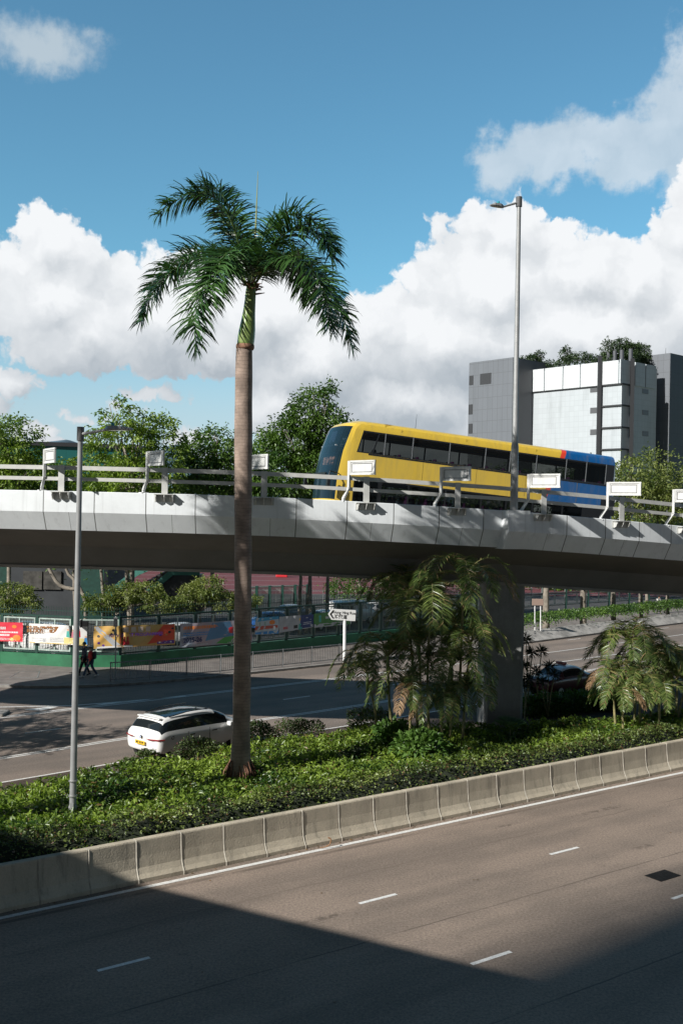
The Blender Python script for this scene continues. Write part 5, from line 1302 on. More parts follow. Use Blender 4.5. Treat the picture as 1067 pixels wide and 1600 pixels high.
banner('red_banner', 'red banner with white lines of print at the left picture edge', [(-60, 971), (36, 973), (36, 1003), (-60, 1000)], flat('banner_red', (.66, .035, .06)), d_red)
def d_white(rect, disc, word, pl, patch):
    word('普及健體運動', .30, .70, .40, flat('brown', (.30, .12, .03)), .012)
    pl(GRY, .04, .30, [.12, .22], .04); pl(GRY, .36, .60, [.12, .20, .28], .04); rect('print_square', GRY, .24, .08, .28, .22)
    rect('print_edge', YEL, 0, 0, 1, .035); rect('print_panel', flat('cream', (.75, .62, .25)), .60, .05, .95, .36)
    for u, m_, h in ((.67, TEAL, .60), (.76, PINK, .58), (.86, RED, .66), (.98, BLU, .30)):
        disc('print_figure_head', flat('skin', (.7, .42, .28)), u, h+.16, .018, .06); patch('print_figure_body', m_, [(u-.03, h-.2), (u+.03, h-.24), (u+.02, h+.1), (u-.02, h+.1)])
    patch('print_leg', BLK, [(.82, .12), (.84, .12), (.875, .42), (.85, .42)])
banner('white_banner', 'white banner with brown Chinese heading and cartoon figures, left of the lamp post', [(46, 974), (136, 979), (136, 1009), (46, 1004)], flat('banner_white', (.74, .73, .70)), d_white)
def d_or(rect, disc, word, pl, patch):
    patch('print_beam', GRY, [(.0, .95), (.05, 1.0), (.33, .12), (.24, .08)])
    for u in (.37, .46, .55, .64): rect('print_block', flat('pale', (.68, .52, .40)), u, .68, u+.06, .92)
    word('NEW SPORT PROGRAMMES', .52, .56, .26, PUR, .006)
    for u in (.33, .37, .41): rect('print_bar', RED, u, .14, u+.02, .48)
    rect('print_bar', RED, .35, .10, .44, .26); rect('print_foot', W_, .04, 0, .48, .08); rect('print_foot', PUR, .78, .06, .99, .22)
    patch('print_red_side', flat('vermilion', (.70, .08, .03)), [(.66, .08), (.99, .25), (.99, .98), (.86, .98)])
    pl(W_, .80, .96, [.11], .07)
    for u, v in ((.06, .55), (.06, .25), (.24, .80), (.22, .62), (.12, .12), (.82, .5), (.93, .62), (.97, .8)): disc('print_figure', BLK if v > .5 else PUR, u, v, .018, .06)
banner('orange_banner', 'creased orange and yellow banner with purple lettering, right of the walking people', [(146, 979), (273, 975), (273, 1007), (146, 1014)], mat('print_banner_orange', (.62, .30, .07), .4, var=.3, scale=.7, col2=(.60, .42, .14)), d_or, wr=.06)
def d_26(rect, disc, word, pl, patch):
    word('2025-26', .17, .28, .40, NAVY, .012); pl(ORG, .05, .55, [.74], .13); pl(BLU, .05, .50, [.55, .46], .05); pl(GRY, .06, .40, [.04], .06)
    patch('print_wave', flat('wave', (.10, .22, .36)), [(.35, .2), (.75, .35), (.70, .98), (.45, .95)]); patch('print_green', GRN, [(.75, 1.0), (.98, 1.0), (.96, .45), (.84, .62)])
    patch('print_green', GRN, [(.50, .05), (.72, .0), (.80, .35), (.62, .30)]); disc('print_figure_head', BLK, .70, .80, .02, .05); patch('print_figure_body', RED, [(.68, .48), (.73, .45), (.73, .74), (.67, .72)])
    patch('print_figure_body', TEAL, [(.86, .1), (.92, .08), (.93, .5), (.87, .5)]); rect('print_edge', RED, .95, .1, .99, .9)
banner('grey_blue_banner', 'creased grey blue banner reading 2025-26, partly behind the palm trunk', [(281, 975), (393, 968), (393, 1003), (281, 1012)], mat('print_banner_grey', (.30, .34, .40), .35, var=.3, scale=.8, col2=(.40, .30, .32)), d_26, wr=.07)
def d_sp(rect, disc, word, pl, patch):
    patch('print_sky', flat('sky', (.06, .32, .52)), [(0, .75), (1, .85), (1, 1), (0, 1)]); patch('print_ground', flat('clay', (.5, .10, .06)), [(0, .25), (.95, .35), (.95, .5), (0, .5)]); patch('print_base', BLU, [(0, .02), (1, .0), (1, .2), (0, .14)])
    disc('print_ball', ORG, .72, .68, .12, .14); disc('print_figure', W_, .80, .35, .06, .12); rect('print_post', GRN, .2, .5, .22, .72); rect('print_post', GRN, .42, .5, .44, .72)
banner('blue_banner', 'blue and brick red banner showing a sports ground, right of the palm trunk', [(398, 966), (435, 963), (435, 990), (398, 992)], flat('banner_pale', (.45, .50, .52)), d_sp)
def d_gr(rect, disc, word, pl, patch):
    pl(GRY, .05, .5, [.55, .68], .05); rect('print_square', BLK, .42, .12, .54, .35); pl(RED, .12, .25, [.16], .16); rect('print_navy', flat('navy2', (.03, .05, .16)), .62, .05, 1, 1.0)
    pl(W_, .70, .95, [.30, .42, .62, .76], .05); disc('print_figure', YEL, .60, .72, .03, .1); patch('print_figure_body', TEAL, [(.56, .0), (.68, .0), (.64, .4), (.58, .4)])
banner('grey_navy_banner', 'narrow banner half light grey and half navy between the blue and the green one', [(436, 964), (489, 960), (489, 980), (436, 989)], flat('banner_ltgrey', (.42, .43, .44)), d_gr)
def d_gn(rect, disc, word, pl, patch):
    rect('print_foot', GRY, 0, 0, 1, .24); disc('print_figure', TEAL, .16, .75, .04, .1); rect('print_figure_body', TEAL, .13, .35, .19, .65); pl(W_, .32, .55, [.55], .16); pl(BLK, .3, .9, [.08], .05)
banner('green_banner', 'plain green banner with grey foot strip behind the street name sign', [(490, 959), (548, 953), (548, 975), (490, 981)], flat('banner_green', (.08, .24, .06)), d_gn)

# pedestrian railing at the kerb
m_rail = mat('galvanised_rail', (0.30, 0.31, 0.31), 0.45, metal=.5, var=.3, scale=6)
rl = [p for p in dense(off(KERB, .55), .05) if -11.85 < p.x < 1.6]
rail = thing('pedestrian_railing', 'galvanised kerbside pedestrian railing left of the street name sign', 'railing', (rl[0].x, rl[0].y, .13))
cum = [0]
for a, c in zip(rl, rl[1:]): cum.append(cum[-1]+(c-a).length)
def rpt(s): return Vector((np.interp(s, cum, [p.x for p in rl]), np.interp(s, cum, [p.y for p in rl])))
npan = int(cum[-1]/1.95); pw = cum[-1]/npan
for k in range(npan+1):
    b = MB(); p = rpt(k*pw); b.box(p.x-.03, p.x+.03, p.y-.03, p.y+.03, .12, 1.18); under(rail, b.build('railing_post', m_rail))
    if k < npan:
        b = MB(); a, c = rpt(k*pw+.04), rpt((k+1)*pw-.04); b.bar((*a, 1.14), (*c, 1.14), .05, .05); b.bar((*a, .26), (*c, .26), .04, .04)
        for u in np.arange(.1, pw-.05, .13): p = rpt(k*pw+float(u)); b.box(p.x-.009, p.x+.009, p.y-.009, p.y+.009, .26, 1.13)
        under(rail, b.build('railing_panel', m_rail))

# ------------------------------------------------------------------ street lamps and signs
m_pole = mat('lamp_pole_grey', (0.33, 0.335, 0.33), 0.5, metal=.2, var=.15, scale=3); m_cell = mat('photocell_teal', (.02, .30, .33), .3); m_lens = mat('lamp_glass', (.55, .55, .5), .2)
def street_lamp(base, top, label, r0, r1, tip, head_l, thick, Lw=.13, plinth=0):
    root = thing('street_lamp', label, 'street lamp', base); d = top-base
    b = MB(); hs = thick; pts = [base, base+d*hs*.93, base+d*hs, base+d*.999]; b.tube(pts, [r0, r0*.95, r1*1.15, r1*.85], 20); b.tube([base, base+Vector((0, 0, .03))], [r0*1.7, r0*1.7], 16)
    under(root, b.build('pole', m_pole, auto=True))
    b = MB(); b.tube([top-d.normalized()*.35, top+Vector((0, 0, .02))], [r1*1.25, r1*1.25], 16); under(root, b.build('pole_cap', mat('dark_cap', (.09, .09, .09), .5), auto=True))
    a0 = top - Vector((0, 0, .18)); ad = (tip-a0); b = MB(); hd_ = a0+ad*(1-head_l/ad.length); b.tube([a0, hd_], [.045, .035], 10); under(root, b.build('arm', m_pole, auto=True))
    u = Vector((ad.x, ad.y, 0)).normalized(); n = Vector((-u.y, u.x, 0)); sl = ad.z/max(.01, sqrt(ad.x**2+ad.y**2))*.3
    def P(t, w, h): return hd_ + u*t + n*w + Vector((0, 0, h+sl*t*0))
    prof = [(-.05, .05, .05), (.03, Lw*.7, .085), (.12, Lw, .10), (.40, Lw*1.1, .085), (head_l*.8, Lw*.95, .05), (head_l, Lw*.5, .012)]
    b = MB(); vs = []
    for t, w, h in prof: vs += [P(t, -w, 0), P(t, -w*.75, h), P(t, w*.75, h), P(t, w, 0), P(t, w*.8, -.03), P(t, -w*.8, -.03)]
    k = len(prof); b.add(vs, [(i*6+j, i*6+(j+1) % 6, (i+1)*6+(j+1) % 6, (i+1)*6+j) for i in range(k-1) for j in range(6)] + [tuple(range(6)), tuple(range(k*6-1, k*6-7, -1))])
    hd = under(root, b.build('lamp_head', m_pole, auto=True))
    b = MB(); b.add([P(.12, -Lw*.6, -.034), P(.12, Lw*.6, -.034), P(head_l*.75, Lw*.55, -.034), P(head_l*.75, -Lw*.55, -.034)], [(0, 1, 2, 3)]); l = b.build('lamp_lens', m_lens); l.parent = hd
    b = MB(); b.tube([P(.18, 0, .08), P(.18, 0, .18)], [.05, .045], 12); l = b.build('photocell', m_cell, auto=True); l.parent = hd
    return root
b0 = at(113, 1292, 27.4); b0.z = .3; t0 = at(126, 668, 27.4)
lamp1 = street_lamp(b0, t0, 'near grey street lamp standing in the hedge at the left with one short arm', .115, .078, at(206, 664, 26.6), .82, .085, .15)
fpz = fly(sp, .02, ztop(sp)+.03); tq = at(811, 308, fpz.y)
lamp2 = street_lamp(Vector(fpz), tq, 'tall street lamp standing on the flyover pilaster in front of the bus', .15, .095, at(767, 328, fpz.y-.6), .55, .22, .12)
# service door and clamp bands on the near pole
b = MB()
for z in (1.15, 1.55): b.tube([b0+Vector((0, 0, z)), b0+Vector((0, 0, z+.03))], .12, 16)
under(lamp1, b.build('clamp_band', m_chrome)); b = MB(); b.box(b0.x-.05, b0.x+.05, b0.y-.125, b0.y-.105, 1.0+.0, 1.3); under(lamp1, b.build('service_hatch', m_pole))

def name_sign():
    Ys = 61.6; base = at(538, 1030, Ys); base.z = .13
    root = thing('street_name_sign', 'white arrow shaped street name sign reading Hung Hing Road on a white post', 'street sign', base)
    b = MB(); c = at(538.5, 968, Ys+.06); b.tube([base, c], .095, 14); under(root, b.build('sign_post', mat('sign_white', (.78, .78, .76), .5), auto=True))
    P = [at(513, 959.5, Ys), at(518.5, 951, Ys), at(556, 954, Ys), at(555, 971, Ys), at(518, 968, Ys)]
    for k, dy in enumerate((-.25, -.2, .12, .12, -.2)): P[k].y += dy
    n = (P[1]-P[4]).cross(P[2]-P[1]).normalized(); n = -n if n.y > 0 else n
    b = MB(); b.add([p for p in P] + [p - n*.06 for p in P], [(0, 1, 2, 3, 4), (9, 8, 7, 6, 5)] + [(i, (i+1) % 5, (i+1) % 5+5, i+5) for i in range(5)])
    bd = under(root, b.build('sign_board', mat('sign_white', (.78, .78, .76), .5)))
    r = (P[2]-P[1]).normalized(); u = (P[1]-P[4]).normalized(); o = P[4]
    def L(x, y): return o + r*x + u*y + n*.008
    w = (P[2]-P[1]).length; h = (P[1]-P[4]).length
    b = MB(); tp = P[0]-o; tx = tp.dot(r)
    b.add([L(tx+.10, h*.5), L(.06, h*.88), L(.16, h*.88), L(tx+.22, h*.5), L(.16, h*.12), L(.06, h*.12)], [(0, 1, 2, 3), (0, 3, 4, 5)])
    q = b.build('chevron', m_ink); q.parent = root; q.matrix_parent_inverse = Matrix.Translation(root.location).inverted()
    t_ = text_mesh('lettering', 'Hung Hing Road', .225, m_ink, None, face_matrix(L(w*.56, h*.70), r, u), bold=.003); under(root, t_)
    t_ = text_mesh('lettering', '鴻興道', .27, m_ink, None, face_matrix(L(w*.37, h*.30), r, u), bold=.004); under(root, t_)
name_sign()
def leg_sign():
    Ys = 76; c = at(840, 982, Ys); root = thing('two_legged_sign', 'small brown sign back on two thin pale legs beyond the far hedge strip', 'sign', (c.x, Ys, .5))
    for x in (835.5, 844.5): b = MB(); b.tube([at(x, 986, Ys), at(x, 945, Ys)], .035, 8); under(root, b.build('leg', mat('sign_white', (.78, .78, .76), .5)))
    b = MB(); a, c = at(831, 946, Ys-.06), at(849, 936, Ys-.06); b.box(a.x, c.x, Ys-.09, Ys-.05, a.z, c.z); under(root, b.build('board', mat('sign_brown', (.28, .20, .16), .7), bevel=.03))
leg_sign()
def thin_pole():
    c = at(180, 1066, 53.6); c.z = .13; root = thing('thin_sign_pole', 'thin grey pole with small plates at the left end of the railing', 'pole', c); t = at(181, 963, 53.6)
    b = MB(); b.tube([c, t], .035, 8); under(root, b.build('pole', m_pole))
    b = MB(); b.box(t.x-.10, t.x+.10, t.y-.05, t.y-.04, t.z-.55, t.z-.05); b.box(t.x-.08, t.x+.08, t.y-.05, t.y-.04, t.z-1.0, t.z-.7); under(root, b.build('back_plate', m_rail))
thin_pole()
def black_box():
    c = fence_at(137, 975, .3); root = thing('loudspeaker', 'small black box mounted at the fence corner above the walking people', 'loudspeaker', c)
    b = MB(); b.box(c.x-.30, c.x+.05, c.y-.15, c.y+.12, c.z-.14, c.z+.18); b.box(c.x-.40, c.x-.30, c.y-.19, c.y+.16, c.z-.20, c.z+.24); under(root, b.build('housing', m_black, bevel=.03))
    b = MB(); b.bar((c.x, c.y, c.z), (c.x+.35, c.y+.3, c.z-.05), .05, .05); under(root, b.build('bracket', m_gpost))
black_box()

# small things on the roads
def patch_en(name, px, py, le, wn, m, label, cat, z=.008, rot=0):
    c = gnd(px, py); e_, n_ = to_en(c.x, c.y); b = MB(); K = 10
    b.add([nr(e_-le/2, n_-wn/2, z), nr(e_+le/2, n_-wn/2, z), nr(e_+le/2, n_+wn/2, z), nr(e_-le/2, n_+wn/2, z), nr(e_-le/2, n_-wn/2, z-.006), nr(e_+le/2, n_-wn/2, z-.006), nr(e_+le/2, n_+wn/2, z-.006), nr(e_-le/2, n_+wn/2, z-.006)], [(0, 1, 2, 3), (0, 4, 5, 1), (1, 5, 6, 2), (2, 6, 7, 3), (3, 7, 4, 0)])
    o = b.build(name, m); tag(o, label, cat); return o
patch_en('manhole_cover', 1035.5, 1369, .82, .52, mat('iron_cover', (0.012, 0.012, 0.012), .95, var=.6, spec=.2, scale=9, bump=1, bscale=25), 'dark rectangular iron manhole cover in the lit near road at the right', 'manhole')
b = MB(); c = gnd(511, 1327); b.tube(catmull([c+Vector((-.2, -.02, .03)), c+Vector((-.05, .0, .05)), c+Vector((.07, .02, .12)), c+Vector((.10, .03, .26)), c+Vector((.02, .02, .30))], 12), list(np.linspace(.012, .022, 12)), 6)
tag(b.build('fallen_twig', mat('dead_frond', (.26, .14, .07), .8)), 'bent brown dead twig lying on the white edge line at the barrier foot', 'twig')
lit = MB()
for k in range(260):
    if k < 120: e_, n_ = random.uniform(-16, 25), random.choice([random.uniform(.18, .34), random.gauss(-3, 3)])
    else: e_, n_ = random.uniform(-16, 25), random.uniform(.22, .35)
    p = nr(e_, n_, .012); a = random.uniform(0, 6.28); l = random.uniform(.02, .05); u = Vector((cos(a)*l, sin(a)*l, 0)); v = Vector((-sin(a)*l*.4, cos(a)*l*.4, .012))
    lit.add([p-u, p+v, p+u, p-v+Vector((0, 0, .01))], [(0, 1, 2), (0, 2, 3)])
tag(lit.build('leaf_litter', mat('dry_leaf', (.20, .12, .05), .9, var=.5, scale=20)), 'dry fallen leaves scattered along the barrier foot', 'leaf litter', kind='stuff')
c1, c2, c3, c4 = [gnd(x, y, .132) for x, y in ((14, 1059), (30, 1050), (62, 1049), (58, 1059.5))]
b = MB(); 
for a, c in ((c1, c2), (c2, c3), (c3, c4), (c4, c1)): b.bar(a, c, .05, .01)
tag(b.build('pavement_cover_frame', m_rail), 'rectangular metal cover frame in the dark pavement at the left', 'cover')
c = gnd(5, 1117); b = MB(); b.box(c.x-1.6, c.x+.15, c.y-.5, c.y+.5, .0, .13); tag(b.build('traffic_island', m_kerb, bevel=.05), 'tip of a kerbed traffic island at the left picture edge', 'traffic island')

# ------------------------------------------------------------------ people
m_skin = mat('skin', (.46, .27, .19), .6); m_hair = mat('hair_black', (.012, .010, .009), .5)
def skinned(name, joints, edges, rad, m, root, lvl=1, par=None):
    me = bpy.data.meshes.new(name); me.from_pydata([tuple(j) for j in joints], edges, []); me.materials.append(m)
    o = bpy.data.objects.new(name, me); link(o, root); md = o.modifiers.new('skin', 'SKIN'); md.use_smooth_shade = True
    for i, r in enumerate(rad):
        sv = me.skin_vertices[0].data[i]; sv.radius = (r, r) if not hasattr(r, '__len__') else r; sv.use_root = (i == 0)
    o.modifiers.new('sub', 'SUBSURF').levels = lvl; o.modifiers['sub'].render_levels = lvl
    dg = bpy.context.evaluated_depsgraph_get(); ev = bpy.data.meshes.new_from_object(o.evaluated_get(dg)); o.modifiers.clear(); o.data = ev
    ev.name = name; return o
def person(label, loc, heading, top, trousers, shoes, h=1.70, cap=None, pack=None, stride=.30, sit=False, hair=.0):
    s = h/1.70; root = thing('person', label, 'person', loc, heading); V = Vector
    st = stride
    J = [V((0,0,.93)), V((.01,0,1.10)), V((.0,0,1.30)), V((.0,0,1.42)), V((.02,0,1.50)), V((.035,0,1.60)),         # 0-5 pelvis..head
         V((0,.09,.90)), V((st*.55,.10,.50)), V((st,.10,.09)), V((st+.15,.11,.03)),                                     # 6-9 front leg
         V((0,-.09,.90)), V((-st*.25,-.10,.50)), V((-st,-.10,.14)), V((-st+.12,-.11,.03)),                             # 10-13 rear leg
         V((0,.17,1.38)), V((-.10,.23,1.12)), V((.02,.24,.90)), V((.05,.24,.82)),                                       # 14-17 arm
         V((0,-.17,1.38)), V((.06,-.23,1.12)), V((.20,-.22,.94)), V((.25,-.21,.87))]
    R = [.13,.125,.135,.07,.055,.09, .085,.058,.042,.035, .085,.058,.042,.035, .055,.042,.030,.022, .055,.042,.030,.022]
    if sit:
        for a in (7, 8, 9, 11, 12, 13): J[a] = V((.42, J[a].y, .90)) if a in (7, 11) else V((.44 if a in (8, 12) else .56, J[a].y, .52 if a in (8, 12) else .47))
        for a in (16, 17, 20, 21): J[a] = V((.25 if a in (16, 20) else .33, J[a].y*.7, 1.0))
    E = [(0,1),(1,2),(2,3),(3,4),(4,5),(0,6),(6,7),(7,8),(8,9),(0,10),(10,11),(11,12),(12,13),(2,14),(14,15),(15,16),(16,17),(2,18),(18,19),(19,20),(20,21)]
    J = [j*s for j in J]; R = [r*s for r in R]
    for hnd, arm in ((17, 16), (21, 20)):       # five short curled fingers on each palm
        d = (J[hnd]-J[arm]).normalized(); sd = V((d.z, 0, -d.x))
        for f in range(5):
            o_ = sd*(f-1.5)*.018 if f < 4 else sd*.035; l = (.055, .065, .06, .048, .045)[f]
            a = len(J); J += [J[hnd]+o_+d*.02, J[hnd]+o_+d*(.02+l*.6)+(sd*.02 if f == 4 else V((0,0,0))), J[hnd]+o_*.9+d*(.02+l)+V((.012,0,0))]; R += [.009, .008, .007]; E += [(hnd, a), (a, a+1), (a+1, a+2)]
    skinned('body', J, E, R, m_skin, root)
    g = lambda ids: ([J[i] for i in ids])
    def cloth(name, ids, edges, extra, m):
        mp = {v: k for k, v in enumerate(ids)}; return skinned(name, g(ids), [(mp[a], mp[b]) for a, b in edges], [R[i]+extra*s for i in ids], m, root)
    cloth('jacket', [0,1,2,3,14,15,16,18,19,20], [(0,1),(1,2),(2,3),(2,14),(14,15),(15,16),(2,18),(18,19),(19,20)], .028, top)
    cloth('trousers', [0,6,7,8,10,11,12], [(0,6),(6,7),(7,8),(0,10),(10,11),(11,12)], .022, trousers)
    for a, b_ in ((8, 9), (12, 13)):
        b = MB(); b.tube([J[a]-V((.06, 0, .045*s))+V((0, 0, .0)), J[a]+V((0, 0, -.03)), J[b_]+V((.03, 0, 0))], [.045, .055, .036], 10); b.build('shoe', shoes, root, smooth=True)
    hc = J[5]+V((.0, 0, .035))*s
    b = MB(); bmh = []; 
    n, m_ = 12, 7; vs = []
    for j in range(m_+1):
        th = pi*j/m_*.62
        for i in range(n):
            a = 2*pi*i/n; vs.append(hc + V((-.012+.112*sin(th)*cos(a)*(1 if cos(a) < .3 else .86), .098*sin(th)*sin(a), .118*cos(th)))*s)
    b.add(vs, [(j*n+i, j*n+(i+1) % n, (j+1)*n+(i+1) % n, (j+1)*n+i) for j in range(m_) for i in range(n)]); hr = b.build('hair', m_hair, root, smooth=True)
    b = MB(); b.tube([hc+V((.085, 0, -.02))*s, hc+V((.115, 0, -.045))*s], [.010, .016], 6); b.build('nose', m_skin, root)
    for y in (-.032, .032): b = MB(); b.tube([hc+V((.080, y, -.012))*s, hc+V((.098, y, -.012))*s], .010, 8); b.build('eye', m_ink, root)
    b = MB(); b.box(.085*s+hc.x, .101*s+hc.x, -.022, .022, hc.z-.088, hc.z-.078); b.build('mouth', RED, root)
    if cap:
        b = MB(); vs = []
        for j in range(5):
            th = pi*j/8
            for i in range(n): a = 2*pi*i/n; vs.append(hc+V((.125*sin(th)*cos(a), .112*sin(th)*sin(a), .03+.112*cos(th)))*s)
        b.add(vs, [(j*n+i, j*n+(i+1) % n, (j+1)*n+(i+1) % n, (j+1)*n+i) for j in range(4) for i in range(n)]); b.box(hc.x+.06, hc.x+.19, -.07, .07, hc.z+.028, hc.z+.042); b.build('cap', cap, root, smooth=True)
    if pack: b = MB(); b.box(-.30*s, -.13*s, -.15, .15, 1.0*s, 1.42*s); b.build('backpack', pack, root, bevel=.05)
    return root
m_jr = mat('jacket_red', (.62, .045, .035), .8, var=.3); m_jd = mat('jacket_dark', (.05, .06, .08), .8); m_jean = mat('jeans', (.07, .10, .17), .85, var=.3); m_shoe = mat('shoes_white', (.6, .6, .58), .6); m_capw = mat('cap_white', (.7, .68, .64), .7); m_packm = mat('pack_black', (.02, .02, .022), .7)
q = gnd(141, 1058.5, .13); person('person in a red jacket with white cap and black backpack walking on the pavement', (q.x, q.y, .13), pi, m_jr, m_jean, m_shoe, 1.66, m_capw, m_packm, .36)
q = gnd(127, 1057, .13); person('person in a dark jacket walking beside the one in red, mostly behind the lamp post', (q.x+.1, q.y+.2, .13), pi, m_jd, mat('trousers_black', (.02, .02, .024), .85), m_packm, 1.78, None, None, .25)
q = at(1029, 960, 95); person('distant person in a white top, left one of two under the flyover at right', (q.x, 95, .3), -1.2, m_capw, m_packm, m_packm, 1.7, None, None, .12)
q = at(1041, 960, 95.5); person('distant person in a pale top at the right picture edge under the flyover', (q.x, 95.5, .3), -.6, mat('top_pale', (.6, .55, .5), .8), m_packm, m_packm, 1.65, None, None, .15)
bp = the_bus.matrix_basis @ Vector((2.25, .62, 1.62)); bpz = bp.z
pz = person('passenger sitting at the first upper window of the bus', bp, the_bus.rotation_euler[2] + pi, m_jd, m_jean, m_packm, 1.68, sit=True)

# ------------------------------------------------------------------ far buildings and background
def facade(name, col, tdir, hs, vs, line, amt=.6, lw=.035, dirt=.3, rough=.5, z0=0):
    m = bpy.data.materials.new(name); m.use_nodes = True; t = m.node_tree; N = NT(t); b = t.nodes['Principled BSDF']
    g = N.new('ShaderNodeNewGeometry'); P = g.outputs['Position']; u = N.v('DOT_PRODUCT', P, (tdir[0], tdir[1], 0)); sp_ = N.new('ShaderNodeSeparateXYZ'); t.links.new(P, sp_.inputs[0])
    def ln(v, s_): return N.m('LESS_THAN', N.m('FRACT', N.m('DIVIDE', v, s_)), lw/s_*2)
    f = N.m('MAXIMUM', ln(u, hs), ln(N.m('ADD', sp_.outputs[2], z0), vs)); wob = N.noise(N.v('MULTIPLY', P, (.6, .6, .08)), 1.2, 6, .65)
    cell = N.new('ShaderNodeTexWhiteNoise', noise_dimensions='2D'); cb = N.new('ShaderNodeCombineXYZ')
    t.links.new(N.m('FLOOR', N.m('DIVIDE', u, hs)), cb.inputs[0]); t.links.new(N.m('FLOOR', N.m('DIVIDE', N.m('ADD', sp_.outputs[2], z0), vs)), cb.inputs[1]); t.links.new(cb.outputs[0], cell.inputs['Vector'])
    c = N.mix(N.m('MULTIPLY', cell.outputs['Value'], .14), col, tuple(q*.6 for q in col)); c = N.mix(N.m('MULTIPLY', N.maprange(wob, .48, .75), dirt), c, tuple(q*.45 for q in col))
    c = N.mix(N.m('MULTIPLY', f, amt), c, line); t.links.new(c, b.inputs['Base Color']); b.inputs['Roughness'].default_value = rough; return m
tl = Vector((15.4, -17.6)).normalized(); trr = Vector((17.6, 15.4)).normalized()
B_ = Vector((50.2, 185.0)); A_ = B_ - tl*23.4; C_ = B_ + trr*11.4; ZT = 37.3
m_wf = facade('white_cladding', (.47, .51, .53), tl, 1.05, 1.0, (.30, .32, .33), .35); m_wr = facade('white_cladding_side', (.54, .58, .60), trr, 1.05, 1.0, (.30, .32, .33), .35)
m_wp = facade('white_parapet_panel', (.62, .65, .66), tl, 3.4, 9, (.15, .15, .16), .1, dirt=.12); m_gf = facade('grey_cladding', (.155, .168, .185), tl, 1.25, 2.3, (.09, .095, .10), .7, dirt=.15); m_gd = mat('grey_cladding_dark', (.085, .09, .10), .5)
m_bl = mat('dark_building_line', (.035, .037, .04), .6); m_grw = mat('window_grey', (.11, .115, .12), .3)
wb = thing('white_clad_building', 'white panelled windowless building with dark pipes above the bus rear', 'building', (B_.x, B_.y, 0))
def block(par, name, A, B, C, z1, mf, mr, z0=0):
    D_ = A + (C-B); b = MB()
    P = [A, B, C, D_]; b.v = [(p.x, p.y, z0) for p in P] + [(p.x, p.y, z1) for p in P]
    b.f = [(0, 1, 5, 4), (1, 2, 6, 5), (2, 3, 7, 6), (3, 0, 4, 7), (4, 5, 6, 7)]; b.m = [0, 1, 1, 0, 0]
    return under(par, b.build(name, [mf, mr]))
block(wb, 'wall', A_, B_, C_, ZT, m_wf, m_wr)
def wq(par, name, PL, x0, y0, x1, y1, m, off_=.05, thick=None):
    """flat rectangle on a facade, given by its picture-space corners, built at the facade"""
    a, c = PL; t = (c-a).normalized(); p = on_plane(a, c, x0, y0, off_); q = on_plane(a, c, x1, y1, off_); n = Vector((t.y, -t.x, 0)); u0 = (p.xy-a).dot(t); u1 = (q.xy-a).dot(t)
    o1 = Vector((*(a+t*u0), 0)); o2 = Vector((*(a+t*u1), 0)); th_ = off_ if thick is None else thick; b = MB(); z0_, z1_ = min(p.z, q.z), max(p.z, q.z)
    pr = [o1, o2, o2+n*th_, o1+n*th_]; b.prism([(v.x, v.y) for v in pr], z0_, z1_); return under(par, b.build(name, m))
FL, FRt = (A_, B_), (B_, C_)
pn = on_plane(A_, B_, 960, 601, 0); wz = pn.z
for k in range(6):     # pale parapet panels with dark gaps
    x0 = [808, 824, 852.5, 881.5, 908.5, 937.5][k]; x1 = [823, 851, 880, 907, 935, 967][k]; b = MB(); t = tl; n = Vector((t.y, -t.x))
    p = on_plane(A_, B_, x0, 590, 0).xy; q = on_plane(A_, B_, x1, 590, 0).xy; b.prism([p, q, q+n*.25, p+n*.25], wz+.1, ZT+.4); under(wb, b.build('parapet_panel', m_wp))
for x0, x1 in ((967.6, 986), (991, 1006), (1007.5, 1023)):
    n = Vector((trr.y, -trr.x)); p = on_plane(B_, C_, x0, 590, 0).xy; q = on_plane(B_, C_, x1, 590, 0).xy; b = MB(); b.prism([p, q, q+n*.25, p+n*.25], wz+.1, ZT+.4); under(wb, b.build('parapet_panel', m_wr))
for i, y in enumerate((601, 634, 668, 702)):
    n = Vector((tl.y, -tl.x)); n2 = Vector((trr.y, -trr.x)); p = on_plane(A_, B_, 938, y, 0); q = B_; r = on_plane(B_, C_, 985, y, 0); z = on_plane(A_, B_, 955, y, 0).z; b = MB()
    b.prism([p.xy, q, q+n*.32+n2*.3, p.xy+n*.32], z-.13, z+.13); b.prism([q, r.xy, r.xy+n2*.32, q+n2*.32+n*.3], z-.13, z+.13); under(wb, b.build('ledge', m_bl))
b = MB(); n = Vector((tl.y, -tl.x)); p = A_; q = on_plane(A_, B_, 938, 605, 0).xy; b.prism([p, q, q+n*.3, p+n*.3], wz-.05, wz+.1); under(wb, b.build('ledge', m_bl))
for x, pl_, y0 in ((936.5, FL, 556), (987.5, FRt, 560)):
    n = Vector(((pl_[1]-pl_[0]).normalized().y, -(pl_[1]-pl_[0]).normalized().x)); p = on_plane(*pl_, x, 600, .5); top = on_plane(*pl_, x, y0, .5).z; b = MB(); b.box(p.x-.33, p.x+.33, p.y-.3, p.y+.3, 0, top); under(wb, b.build('service_riser', m_bl))
for k, y in enumerate((601, 634, 668)):
    wq(wb, 'louvre', FL, 922, y+3, 935, y+11, m_grw); wq(wb, 'louvre', FL, 808, y+12, 819, y+20, m_grw)
for y in (607, 640, 673, 705): wq(wb, 'louvre', FRt, 1004, y, 1013, y+9, m_grw)
for x in (955, 965, 976, 990): p = on_plane(*FL, x, 560, -3) ; b = MB(); b.tube([(p.x, p.y+2, ZT), (p.x, p.y+2, ZT+3.0)], .4, 10); under(wb, b.build('roof_pipe', m_gd))
gb_ = thing('grey_clad_building', 'dark grey panelled building left of the white one with three small windows', 'building', (32, 196, 0))
